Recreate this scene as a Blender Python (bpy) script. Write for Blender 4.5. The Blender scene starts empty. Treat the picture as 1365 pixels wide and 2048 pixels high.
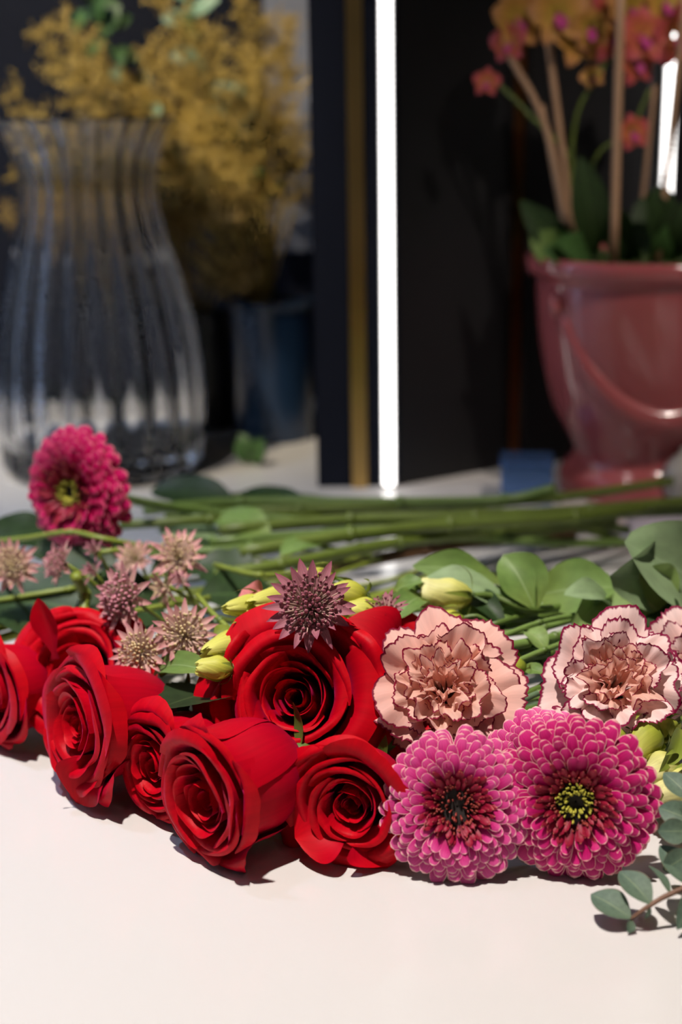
import bpy, math, random
from mathutils import Vector, Matrix, noise

# ------------------------------------------------------------------ camera
H = 0.31                      # camera height over the counter (m)
FPX = 2844.0                  # focal length in pixels of the 1365x2048 frame (50 mm, 36 mm tall sensor)
CX, CY = 682.5, 1024.0
PITCH = math.atan((1024 - 240) / FPX)
ROLL = -0.0165
sc = bpy.context.scene
COL = sc.collection
F_ = Vector((0, math.cos(PITCH), -math.sin(PITCH)))
U0 = Vector((0, math.sin(PITCH), math.cos(PITCH)))
R0 = Vector((1, 0, 0))
R_ = math.cos(ROLL) * R0 + math.sin(ROLL) * U0
U_ = -math.sin(ROLL) * R0 + math.cos(ROLL) * U0
CAM = Vector((0, 0, H))
cd = bpy.data.cameras.new('camera')
cam = bpy.data.objects.new('camera', cd)
COL.objects.link(cam)
m = Matrix((R_, U_, -F_)).transposed().to_4x4()
m.translation = CAM
cam.matrix_world = m
cd.sensor_fit = 'VERTICAL'
cd.sensor_height = 36.0
cd.sensor_width = 24.0
cd.lens = 36.0 * FPX / 2048.0
cd.clip_start = 0.02
cd.dof.use_dof = True
cd.dof.focus_distance = 0.635
cd.dof.aperture_fstop = 5.0
cd.dof.aperture_blades = 0
sc.camera = cam

# ------------------------------------------------------------------ world, lights, exposure
w = bpy.data.worlds.new('world')
sc.world = w
w.use_nodes = True
w.node_tree.nodes['Background'].inputs[0].default_value = (0.55, 0.60, 0.75, 1)
w.node_tree.nodes['Background'].inputs[1].default_value = 0.014
sc.view_settings.view_transform = 'Standard'
sc.view_settings.look = 'None'
sc.view_settings.gamma = 1.0
sc.view_settings.use_curve_mapping = False
sc.view_settings.exposure = 0.0
sc.cycles.use_adaptive_sampling = True
sc.cycles.adaptive_threshold = 0.07
sc.cycles.adaptive_min_samples = 12
sc.cycles.max_bounces = 8
sc.cycles.diffuse_bounces = 2
sc.cycles.glossy_bounces = 3
sc.cycles.transmission_bounces = 8
sc.cycles.caustics_reflective = False
sc.cycles.caustics_refractive = False


def spot(name, loc, target, energy, angle, blend, radius, color):
    l = bpy.data.lights.new(name, 'SPOT')
    l.energy = energy
    l.spot_size = math.radians(angle)
    l.spot_blend = blend
    l.shadow_soft_size = radius
    l.color = color
    o = bpy.data.objects.new(name, l)
    COL.objects.link(o)
    o.location = loc
    o.rotation_euler = (Vector(target) - Vector(loc)).to_track_quat('-Z', 'Y').to_euler()
    return o


# ceiling downlights of the shop, plus spots added to brighten the back
spot('ceiling_or_fill_spot', (-0.27, 0.30, 2.0), (0.0, 0.55, 0.0), 242, 30, 0.85, 0.030, (1.0, 0.915, 0.845))
spot('ceiling_or_fill_spot', (0.70, 0.05, 1.55), (0.29, 1.22, 0.13), 62, 19, 0.7, 0.04, (1.0, 0.86, 0.76))  # added fill, hung low to brighten the front of the pot
spot('ceiling_or_fill_spot', (-0.85, 0.35, 1.55), (-0.36, 1.42, 0.36), 150, 34, 0.8, 0.04, (1.0, 0.85, 0.62))  # added fill at a low angle, brightens the dried fern but spares the counter
spot('added_blue_spot', (-0.75, 0.95, 2.0), (-1.32, 0.95, 0.35), 110, 95, 0.9, 0.05, (0.50, 0.66, 1.0))  # added lamp turning the left wall blue, for bluish edges in the vase
spot('ceiling_or_fill_spot', (-0.55, 0.35, 2.0), (-0.20, 1.05, 0.18), 46, 24, 0.8, 0.022, (1.0, 0.95, 0.90))


for bx_, by_ in ((-.9, -.6), (-.3, -.6), (.3, -.6), (.9, -.6), (-.9, .3), (.9, .3)):
    l = bpy.data.lights.new('ceiling_bulb', 'POINT')
    l.energy = 0.8
    l.shadow_soft_size = .012
    l.color = (1, .93, .84)
    o = bpy.data.objects.new('ceiling_bulb', l)
    COL.objects.link(o)
    o.location = (bx_, by_, 2.05)


# ------------------------------------------------------------------ pixel helpers
def ray(px, py):
    return F_ + R_ * ((px - CX) / FPX) - U_ * ((py - CY) / FPX)


def P(px, py, z=0.0):
    d = ray(px, py)
    return CAM + d * ((z - H) / d.z)


def PY(px, py, y):
    d = ray(px, py)
    return CAM + d * (y / d.y)


# ------------------------------------------------------------------ scene helpers
MATS_INV = {}


def thing(name, label, cat, loc=(0, 0, 0), rot=None, group=None):
    o = bpy.data.objects.new(name, None)
    o.empty_display_size = 0.01
    COL.objects.link(o)
    mw = Matrix.Translation(Vector(loc)) @ (rot.to_4x4() if rot is not None else Matrix.Identity(4))
    o.matrix_world = mw
    o['label'] = label
    o['category'] = cat
    if group:
        o['group'] = group
    MATS_INV[o.name] = mw.inverted()
    return o


def tag(o, label, cat, group=None):
    o['label'] = label
    o['category'] = cat
    if group:
        o['group'] = group
    return o


def link(name, me, mat, parent=None):
    o = bpy.data.objects.new(name, me)
    COL.objects.link(o)
    if mat is not None and not me.materials:
        me.materials.append(mat)
    if parent is not None:
        o.parent = parent
    return o


class MB:
    """collects geometry of one part"""
    def __init__(s):
        s.v, s.f, s.uv = [], [], []

    def grid(s, nu, nv, fn, vp=1.0):
        b = len(s.v)
        vm = lambda j: 1 - (1 - j / nv) ** vp
        for j in range(nv + 1):
            for i in range(nu + 1):
                u, v = -1 + 2 * i / nu, vm(j)
                s.v.append(Vector(fn(u, v)))
        for j in range(nv):
            for i in range(nu):
                a = b + j * (nu + 1) + i
                s.f.append((a, a + 1, a + nu + 2, a + nu + 1))
                u0, u1, v0, v1 = i / nu, (i + 1) / nu, vm(j), vm(j + 1)
                s.uv += [(u0, v0), (u1, v0), (u1, v1), (u0, v1)]
        return s

    def tube(s, pts, radii, n=8, cap=True):
        b = len(s.v)
        N = len(pts)
        up = Vector((0.13, 0.21, 0.97))
        for k, p in enumerate(pts):
            t = (pts[min(k + 1, N - 1)] - pts[max(k - 1, 0)])
            t = t.normalized() if t.length > 1e-9 else Vector((0, 0, 1))
            a = t.cross(up)
            if a.length < 1e-4:
                a = t.cross(Vector((1, 0, 0)))
            a.normalize()
            c = t.cross(a)
            r = radii[k] if hasattr(radii, '__len__') else radii
            for i in range(n):
                th = 2 * math.pi * i / n
                s.v.append(p + (a * math.cos(th) + c * math.sin(th)) * r)
        for k in range(N - 1):
            for i in range(n):
                i2 = (i + 1) % n
                s.f.append((b + k * n + i, b + k * n + i2, b + (k + 1) * n + i2, b + (k + 1) * n + i))
                s.uv += [(i / n, k / (N - 1)), ((i + 1) / n, k / (N - 1)), ((i + 1) / n, (k + 1) / (N - 1)), (i / n, (k + 1) / (N - 1))]
        if cap:
            s.f.append(tuple(b + i for i in range(n))[::-1])
            s.uv += [(0.5, 0)] * n
            s.f.append(tuple(b + (N - 1) * n + i for i in range(n)))
            s.uv += [(0.5, 1)] * n
        return s

    def lathe(s, prof, n=48, flute=None):
        b = len(s.v)
        for k, (r, z) in enumerate(prof):
            for i in range(n):
                th = 2 * math.pi * i / n
                rr = r * (1 + flute(th, k / (len(prof) - 1))) if flute else r
                s.v.append(Vector((rr * math.cos(th), rr * math.sin(th), z)))
        N = len(prof)
        for k in range(N - 1):
            for i in range(n):
                i2 = (i + 1) % n
                s.f.append((b + k * n + i, b + k * n + i2, b + (k + 1) * n + i2, b + (k + 1) * n + i))
                s.uv += [(i / n, k / N), ((i + 1) / n, k / N), ((i + 1) / n, (k + 1) / N), (i / n, (k + 1) / N)]
        return s

    def box(s, lo, hi):
        b = len(s.v)
        for z in (lo[2], hi[2]):
            for (x, y) in ((lo[0], lo[1]), (hi[0], lo[1]), (hi[0], hi[1]), (lo[0], hi[1])):
                s.v.append(Vector((x, y, z)))
        for q in ((3, 2, 1, 0), (4, 5, 6, 7), (0, 1, 5, 4), (1, 2, 6, 5), (2, 3, 7, 6), (3, 0, 4, 7)):
            s.f.append(tuple(b + i for i in q))
            s.uv += [(0, 0), (1, 0), (1, 1), (0, 1)]
        return s

    def ball(s, c, r, n=6, k=4, sq=(1, 1, 1)):
        b = len(s.v)
        c = Vector(c)
        for j in range(k + 1):
            ph = math.pi * j / k
            for i in range(n):
                th = 2 * math.pi * i / n
                s.v.append(c + Vector((r * sq[0] * math.sin(ph) * math.cos(th), r * sq[1] * math.sin(ph) * math.sin(th), -r * sq[2] * math.cos(ph))))
        for j in range(k):
            for i in range(n):
                i2 = (i + 1) % n
                s.f.append((b + j * n + i, b + j * n + i2, b + (j + 1) * n + i2, b + (j + 1) * n + i))
                s.uv += [(0, j / k), (1, j / k), (1, (j + 1) / k), (0, (j + 1) / k)]
        return s

    def mesh(s, name, smooth=True, inv=None):
        me = bpy.data.meshes.new(name)
        vs = [inv @ v for v in s.v] if inv is not None else s.v
        me.from_pydata([tuple(v) for v in vs], [], s.f)
        uvl = me.uv_layers.new(name='UVMap')
        flat = [c for q in s.uv for c in q]
        uvl.data.foreach_set('uv', flat)
        if smooth:
            me.polygons.foreach_set('use_smooth', [True] * len(me.polygons))
        me.update()
        return me

    def build(s, name, mat, parent=None, smooth=True, world=False, stuff=False, label=None, bevel=0):
        inv = MATS_INV[parent.name] if (world and parent is not None) else None
        o = link(name, s.mesh(name, smooth, inv), mat, parent)
        if stuff:
            o['kind'] = 'stuff'
        if label:
            o['label'] = label
        if bevel:
            md = o.modifiers.new('bevel', 'BEVEL')
            md.width = bevel
            md.segments = 3
        return o


def sub(part, o):
    """make o a sub-part of part (both were built for the same thing)"""
    o.parent = part
    return o


def spline(pts, n=6):
    """Catmull-Rom through points"""
    p = [Vector(q) for q in pts]
    p = [p[0] * 2 - p[1]] + p + [p[-1] * 2 - p[-2]]
    out = []
    for i in range(1, len(p) - 2):
        for k in range(n):
            t = k / n
            out.append(0.5 * ((2 * p[i]) + (p[i + 1] - p[i - 1]) * t + (2 * p[i - 1] - 5 * p[i] + 4 * p[i + 1] - p[i + 2]) * t * t
                              + (3 * p[i] - p[i - 1] - 3 * p[i + 1] + p[i + 2]) * t ** 3))
    out.append(p[-2])
    return out


def curve2(ctrl, t):
    """Catmull-Rom through 2-D control points at t in 0..1"""
    n = len(ctrl) - 1
    x = min(max(t, 0), 1) * n
    i = min(int(x), n - 1)
    f = x - i
    g = lambda k: ctrl[k] if 0 <= k <= n else ((2 * ctrl[0][0] - ctrl[1][0], 2 * ctrl[0][1] - ctrl[1][1]) if k < 0 else
                                               (2 * ctrl[n][0] - ctrl[n - 1][0], 2 * ctrl[n][1] - ctrl[n - 1][1]))
    a, b, c, d = g(i - 1), g(i), g(i + 1), g(i + 2)
    return tuple(0.5 * (2 * b[q] + (c[q] - a[q]) * f + (2 * a[q] - 5 * b[q] + 4 * c[q] - d[q]) * f * f
                        + (3 * b[q] - a[q] - 3 * c[q] + d[q]) * f ** 3) for q in (0, 1))


def frame(d, spin=0.0):
    z = Vector(d).normalized()
    ref = Vector((0, 0, 1)) if abs(z.z) < 0.95 else Vector((0, 1, 0))
    x = ref.cross(z).normalized()
    y = z.cross(x)
    r = Matrix((x, y, z)).transposed()
    return r @ Matrix.Rotation(spin, 3, 'Z')


def sm(a, b, x):
    t = min(max((x - a) / (b - a), 0), 1)
    return t * t * (3 - 2 * t)


# ------------------------------------------------------------------ materials
def new_mat(name):
    mt = bpy.data.materials.new(name)
    mt.use_nodes = True
    nt = mt.node_tree
    return mt, nt, nt.nodes['Principled BSDF'], nt.nodes['Material Output']


def nd(nt, typ, **kw):
    n = nt.nodes.new(typ)
    for k, v in kw.items():
        setattr(n, k, v)
    return n


def c4(c):
    return (c[0], c[1], c[2], 1)


def plain(name, col, rough=0.5, metal=0.0, var=0.12, scale=40, coat=0.0, spec=0.5, bump=0.0, bscale=200):
    mt, nt, b, out = new_mat(name)
    tc = nd(nt, 'ShaderNodeTexCoord')
    no = nd(nt, 'ShaderNodeTexNoise')
    no.inputs['Scale'].default_value = scale
    no.inputs['Detail'].default_value = 3
    nt.links.new(tc.outputs['Object'], no.inputs['Vector'])
    mx = nd(nt, 'ShaderNodeMix', data_type='RGBA')
    mx.inputs['A'].default_value = c4([c * (1 - var) for c in col])
    mx.inputs['B'].default_value = c4([min(1, c * (1 + var)) for c in col])
    nt.links.new(no.outputs['Fac'], mx.inputs['Factor'])
    nt.links.new(mx.outputs['Result'], b.inputs['Base Color'])
    b.inputs['Roughness'].default_value = rough
    b.inputs['Metallic'].default_value = metal
    b.inputs['Coat Weight'].default_value = coat
    b.inputs['Specular IOR Level'].default_value = spec
    if bump:
        n2 = nd(nt, 'ShaderNodeTexNoise')
        n2.inputs['Scale'].default_value = bscale
        nt.links.new(tc.outputs['Object'], n2.inputs['Vector'])
        bp = nd(nt, 'ShaderNodeBump')
        bp.inputs['Strength'].default_value = bump
        bp.inputs['Distance'].default_value = 0.001
        nt.links.new(n2.outputs['Fac'], bp.inputs['Height'])
        nt.links.new(bp.outputs['Normal'], b.inputs['Normal'])
    return mt


def organic(name, stops, rim=None, rim_w=0.06, rim_side=0.10, vein=0.10, vein_n=(16, 2), rough=0.55, transl=0.25, sheen=0.0,
            sheen_col=(1, .5, .6), midrib=None, spec=0.3, rag=0.0, tr_gain=1.0, bump=0.12):
    """petal / leaf material driven by UV: x across, y from base to tip"""
    mt, nt, b, out = new_mat(name)
    uv = nd(nt, 'ShaderNodeUVMap')
    sp = nd(nt, 'ShaderNodeSeparateXYZ')
    nt.links.new(uv.outputs['UV'], sp.inputs[0])
    rp = nd(nt, 'ShaderNodeValToRGB')
    els = rp.color_ramp.elements
    els[0].position, els[0].color = stops[0][0], c4(stops[0][1])
    els[1].position, els[1].color = stops[-1][0], c4(stops[-1][1])
    for p_, c_ in stops[1:-1]:
        e = els.new(p_)
        e.color = c4(c_)
    nt.links.new(sp.outputs['Y'], rp.inputs['Fac'])
    mp = nd(nt, 'ShaderNodeMapping')
    mp.inputs['Scale'].default_value = (vein_n[0], vein_n[1], 1)
    nt.links.new(uv.outputs['UV'], mp.inputs['Vector'])
    no = nd(nt, 'ShaderNodeTexNoise')
    no.inputs['Scale'].default_value = 1.0
    no.inputs['Detail'].default_value = 4
    nt.links.new(mp.outputs['Vector'], no.inputs['Vector'])
    mr = nd(nt, 'ShaderNodeMapRange')
    mr.inputs['From Min'].default_value = 0.3
    mr.inputs['From Max'].default_value = 0.7
    mr.inputs['To Min'].default_value = 1 - vein
    mr.inputs['To Max'].default_value = 1 + vein
    nt.links.new(no.outputs['Fac'], mr.inputs['Value'])
    mul = nd(nt, 'ShaderNodeMix', data_type='RGBA', blend_type='MULTIPLY')
    mul.inputs['Factor'].default_value = 1
    nt.links.new(rp.outputs['Color'], mul.inputs['A'])
    nt.links.new(mr.outputs['Result'], mul.inputs['B'])
    col = mul.outputs['Result']

    def math_(op, a, bb=None):
        n = nd(nt, 'ShaderNodeMath', operation=op)
        for i, x in enumerate((a, bb)):
            if x is None:
                continue
            if isinstance(x, (int, float)):
                n.inputs[i].default_value = x
            else:
                nt.links.new(x, n.inputs[i])
        return n.outputs[0]
    au = math_('ABSOLUTE', math_('SUBTRACT', math_('MULTIPLY', sp.outputs['X'], 2.0), 1.0))
    if rim is not None:
        v_ = sp.outputs['Y']
        if rag:
            n3 = nd(nt, 'ShaderNodeTexNoise')
            n3.inputs['Scale'].default_value = 1.0
            n3.inputs['Detail'].default_value = 2
            m3 = nd(nt, 'ShaderNodeMapping')
            m3.inputs['Scale'].default_value = (45, 3, 1)
            nt.links.new(uv.outputs['UV'], m3.inputs['Vector'])
            nt.links.new(m3.outputs['Vector'], n3.inputs['Vector'])
            v_ = math_('ADD', v_, math_('MULTIPLY', math_('SUBTRACT', n3.outputs['Fac'], 0.5), rag))
        e1 = nd(nt, 'ShaderNodeMapRange', interpolation_type='SMOOTHSTEP')
        e1.inputs['From Min'].default_value = 1 - rim_w
        e1.inputs['From Max'].default_value = 1 - rim_w * 0.45
        nt.links.new(v_, e1.inputs['Value'])
        fac = e1.outputs['Result']
        if rim_side:
            e2 = nd(nt, 'ShaderNodeMapRange', interpolation_type='SMOOTHSTEP')
            e2.inputs['From Min'].default_value = 1 - rim_side
            e2.inputs['From Max'].default_value = 1 - rim_side * 0.4
            nt.links.new(au, e2.inputs['Value'])
            e2b = math_('MULTIPLY', e2.outputs['Result'], math_('GREATER_THAN', sp.outputs['Y'], 0.45))
            fac = math_('MAXIMUM', fac, e2b)
        mx = nd(nt, 'ShaderNodeMix', data_type='RGBA')
        nt.links.new(fac, mx.inputs['Factor'])
        nt.links.new(col, mx.inputs['A'])
        mx.inputs['B'].default_value = c4(rim)
        col = mx.outputs['Result']
    if midrib is not None:
        e3 = nd(nt, 'ShaderNodeMapRange', interpolation_type='SMOOTHSTEP')
        e3.inputs['From Min'].default_value = 0.07
        e3.inputs['From Max'].default_value = 0.0
        nt.links.new(au, e3.inputs['Value'])
        mx = nd(nt, 'ShaderNodeMix', data_type='RGBA')
        nt.links.new(e3.outputs['Result'], mx.inputs['Factor'])
        nt.links.new(col, mx.inputs['A'])
        mx.inputs['B'].default_value = c4(midrib)
        col = mx.outputs['Result']
    nt.links.new(col, b.inputs['Base Color'])
    b.inputs['Roughness'].default_value = rough
    b.inputs['Specular IOR Level'].default_value = spec
    if sheen:
        b.inputs['Sheen Weight'].default_value = sheen
        b.inputs['Sheen Roughness'].default_value = 0.4
        b.inputs['Sheen Tint'].default_value = c4(sheen_col)
    if bump:
        bp = nd(nt, 'ShaderNodeBump')
        bp.inputs['Strength'].default_value = bump
        bp.inputs['Distance'].default_value = 0.0006
        nt.links.new(no.outputs['Fac'], bp.inputs['Height'])
        nt.links.new(bp.outputs['Normal'], b.inputs['Normal'])
    if transl:
        tr = nd(nt, 'ShaderNodeBsdfTranslucent')
        nt.links.new(col, tr.inputs['Color'])
        ms = nd(nt, 'ShaderNodeMixShader')
        ms.inputs[0].default_value = transl
        nt.links.new(b.outputs[0], ms.inputs[1])
        nt.links.new(tr.outputs[0], ms.inputs[2])
        nt.links.new(ms.outputs[0], out.inputs['Surface'])
    return mt


M = {}
M['rose'] = organic('rose_petal', [(0, (.24, .002, .012)), (.4, (.44, .0, .012)), (1, (.52, .0, .006))], vein=.10, vein_n=(22, 1.5), rough=.5,
                    transl=.10, sheen=.22, sheen_col=(1, .04, .32), spec=.12, bump=.06)
M['gerb'] = organic('gerbera_petal', [(0, (.16, .0, .03)), (.40, (.42, .003, .09)), (.70, (.62, .02, .20)), (1, (.76, .10, .34))], rim=(.92, .52, .50),
                    rim_w=.05, rim_side=.13, vein=.16, vein_n=(9, .8), rough=.45, transl=.2, spec=.3, bump=.1)
M['gerb2'] = organic('gerbera_petal_deep', [(0, (.14, .0, .025)), (.40, (.40, .0, .07)), (.75, (.56, .004, .14)), (1, (.68, .03, .22))], rim=(.92, .48, .46),
                     rim_w=.05, rim_side=.13, vein=.16, vein_n=(9, .8), rough=.45, transl=.2, spec=.3, bump=.1)
M['gerb3'] = organic('gerbera_petal_crimson', [(0, (.14, .0, .025)), (.40, (.36, .0, .05)), (.75, (.54, .0, .09)), (1, (.62, .02, .15))], rim=(.75, .22, .25),
                     rim_w=.05, rim_side=.10, vein=.16, vein_n=(9, .8), rough=.45, transl=.2, spec=.3, bump=.1)
M['gerb_in'] = organic('gerbera_inner_petal', [(0, (.06, .0, .01)), (.6, (.26, .0, .022)), (1, (.34, .012, .04))], rim=(.55, .16, .10), rim_w=.07, rim_side=0,
                       vein=.2, rough=.5, transl=.1)
M['gerb_disc'] = plain('gerbera_disc', (.012, .006, .004), .7)
M['gerb_fl_g'] = plain('gerbera_floret_green', (.38, .35, .035), .5, var=.4, scale=300)
M['gerb_fl_r'] = plain('gerbera_floret_red', (.26, .03, .02), .5, var=.5, scale=300)
M['carn'] = organic('carnation_petal', [(0, (.78, .42, .22)), (.35, (.88, .46, .36)), (1, (.88, .53, .46))], rim=(.22, .004, .035), rim_w=.045, rim_side=0,
                    rag=.05, vein=.07, vein_n=(26, 1.2), rough=.6, transl=.25, spec=.2, bump=.25)
M['carn2'] = organic('carnation_petal_pale', [(0, (.78, .46, .30)), (.35, (.90, .53, .46)), (1, (.92, .68, .65))], rim=(.24, .004, .05), rim_w=.06, rim_side=0,
                     rag=.09, vein=.07, vein_n=(26, 1.2), rough=.6, transl=.25, spec=.2, bump=.25)
M['carn_in'] = organic('carnation_inner_petal', [(0, (.86, .36, .26)), (.5, (.94, .51, .40)), (1, (.95, .63, .52))], rim=(.30, .008, .05), rim_w=.055, rim_side=0,
                       rag=.06, vein=.07, vein_n=(26, 1.2), rough=.6, transl=.45, spec=.2, bump=.25)
M['bract'] = organic('masterwort_bract_pink', [(0, (.84, .70, .50)), (.45, (.76, .50, .42)), (1, (.54, .19, .23))], vein=.25, vein_n=(9, .6), rough=.6, transl=.25, spec=.2)
M['bract_d'] = organic('masterwort_bract_mauve', [(0, (.66, .48, .40)), (.5, (.46, .21, .23)), (1, (.30, .07, .12))], vein=.3, vein_n=(9, .6), rough=.6, transl=.2, spec=.2)
M['flor'] = plain('masterwort_floret_cream', (.68, .52, .28), .6, var=.5, scale=500)
M['flor_d'] = plain('masterwort_floret_plum', (.27, .075, .10), .6, var=.5, scale=500)
M['flor_p'] = plain('masterwort_floret_pink', (.50, .19, .23), .6, var=.5, scale=500)
M['stalk_c'] = plain('masterwort_stalk', (.52, .36, .28), .6, var=.3, scale=500)
M['bud'] = organic('yellow_bud_petal', [(0, (.34, .42, .05)), (.35, (.62, .62, .08)), (1, (.74, .72, .18))], vein=.12, vein_n=(14, 1), rough=.5, transl=.25, spec=.3, bump=.3)
M['bud_p'] = organic('pale_bud_petal', [(0, (.50, .52, .10)), (.4, (.74, .72, .22)), (1, (.84, .80, .38))], vein=.10, vein_n=(14, 1), rough=.5, transl=.25, spec=.3, bump=.3)
M['bud_g'] = organic('green_bud_petal', [(0, (.20, .30, .03)), (.5, (.42, .46, .05)), (1, (.62, .60, .12))], vein=.10, vein_n=(14, 1), rough=.5, transl=.2, spec=.3)
M['pinkp'] = organic('pink_ruffled_petal', [(0, (.6, .2, .16)), (1, (.72, .24, .24))], vein=.1, rough=.6, transl=.25, spec=.2)
M['stem'] = plain('green_stem', (.10, .16, .03), .45, var=.3, scale=60)
M['stem_l'] = plain('fresh_green_stem', (.16, .25, .06), .45, var=.3, scale=60)
M['stem_y'] = plain('yellow_green_stem', (.20, .25, .03), .45, var=.3, scale=60)
M['stem_b'] = plain('blue_green_stem', (.12, .19, .10), .5, var=.25, scale=60)
M['stem_o'] = plain('olive_stem', (.10, .14, .018), .5, var=.4, scale=40)
M['stem_br'] = plain('brown_stem', (.10, .045, .015), .6, var=.5, scale=50)
M['leaf'] = organic('grey_green_leaf', [(0, (.22, .30, .07)), (.5, (.15, .25, .06)), (1, (.18, .28, .08))], vein=.12, vein_n=(5, 6), rough=.5, transl=.25, midrib=(.26, .36, .14), spec=.3)
M['leaf_l'] = organic('light_green_leaf', [(0, (.26, .38, .10)), (1, (.28, .40, .14))], vein=.12, vein_n=(5, 6), rough=.5, transl=.3, midrib=(.36, .46, .18), spec=.3)
M['leaf_pale'] = organic('pale_grey_leaf', [(0, (.24, .34, .16)), (1, (.26, .36, .19))], vein=.16, vein_n=(4, 5), rough=.6, transl=.2, midrib=(.30, .40, .22), spec=.3)
M['leaf_d'] = organic('dark_green_leaf', [(0, (.025, .052, .014)), (1, (.022, .046, .012))], vein=.2, vein_n=(5, 8), rough=.5, transl=.15, midrib=(.06, .11, .03), spec=.3)
M['leaf_rose'] = organic('rose_leaf', [(0, (.02, .035, .012)), (1, (.018, .032, .010))], vein=.2, vein_n=(5, 8), rough=.6, transl=.06, midrib=(.04, .06, .02), spec=.2)
M['leaf_sprig'] = organic('sprig_leaf', [(0, (.11, .16, .10)), (1, (.085, .135, .098))], rim=(.13, .10, .05), rim_w=.02, rim_side=.07, vein=.15, vein_n=(6, 9), rough=.55, transl=.12,
                          midrib=(.20, .26, .15), spec=.3)
M['twig'] = plain('reddish_twig', (.17, .085, .05), .6, var=.3, scale=90)
M['gold_dry'] = plain('gold_dried_fern', (.50, .345, .075), .6, var=.35, scale=14)
M['gold_dry2'] = plain('tan_dried_fern', (.34, .22, .06), .7, var=.35, scale=14)
M['mint'] = plain('mint_leaf', (.22, .36, .24), .5, var=.3, scale=20)
M['green_bg'] = plain('deep_green_leaf', (.05, .12, .03), .5, var=.4, scale=20)
M['black'] = plain('black_panel', (.009, .009, .010), .5, var=.2, spec=.3)
M['navy'] = plain('navy_panel', (.006, .008, .017), .7, var=.2, scale=6, spec=.15)
M['greyblue'] = plain('grey_blue_wall', (.20, .22, .29), .6, var=.15, scale=5)
M['brass'] = plain('brass_trim', (.62, .40, .14), .28, metal=1, var=.35, scale=9)
M['copper'] = plain('dark_copper_trim', (.20, .10, .035), .3, metal=1, var=.35, scale=9)
M['alu'] = plain('aluminium_channel', (.5, .5, .52), .4, metal=1)
M['bluevase'] = plain('navy_glazed_vase', (.012, .030, .070), .22, var=.3, scale=8, coat=.3)
M['darkvase'] = plain('dark_vase', (.01, .009, .009), .3, var=.2)
M['pot'] = plain('pink_glazed_ceramic', (.37, .088, .092), .16, var=.10, scale=9, coat=.25)
M['wood'] = plain('bamboo_stake', (.42, .25, .14), .6, var=.2, scale=60)
M['moss'] = plain('moss', (.05, .085, .012), .8, var=.5, scale=60)
M['orch_y'] = organic('orchid_petal', [(0, (.50, .36, .05)), (.5, (.52, .26, .05)), (1, (.48, .22, .10))], vein=.35, vein_n=(8, 1), rough=.55, transl=.2)
M['orch_r'] = organic('orchid_petal_red', [(0, (.6, .25, .05)), (.5, (.50, .10, .06)), (1, (.48, .08, .12))], vein=.3, vein_n=(8, 1), rough=.55, transl=.2)
M['orch_m'] = organic('orchid_lip', [(0, (.5, .06, .2)), (1, (.48, .05, .26))], vein=.2, rough=.5, transl=.15)
M['bluebox'] = plain('blue_glossy_box', (.10, .20, .46), .2, metal=.7, var=.3, scale=10, coat=.5)
M['paper'] = plain('pale_paper', (.50, .47, .54), .6, var=.04)
M['whitepot'] = plain('off_white_ceramic', (.42, .40, .36), .3, var=.1)


def emis(name, col, s):
    mt, nt, b, out = new_mat(name)
    b.inputs['Base Color'].default_value = (.8, .8, .8, 1)
    b.inputs['Emission Color'].default_value = c4(col)
    b.inputs['Emission Strength'].default_value = s
    return mt


M['wallpaint'] = plain('pale_wall_paint', (.55, .55, .56), .8, var=.05, scale=4)
M['led'] = emis('white_led', (1, .97, .94), 5)
M['led_b'] = emis('bright_led', (1, .95, .9), 22)
M['led_c'] = emis('cool_led', (.45, .62, 1), 22)


def glass(name, col=(1, 1, 1), rough=0.0, ior=1.5):
    mt, nt, b, out = new_mat(name)
    b.inputs['Base Color'].default_value = c4(col)
    b.inputs['Roughness'].default_value = rough
    b.inputs['Transmission Weight'].default_value = 1
    b.inputs['IOR'].default_value = ior
    return mt


M['glass'] = glass('clear_crystal', (.98, .985, .99), .02)


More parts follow.
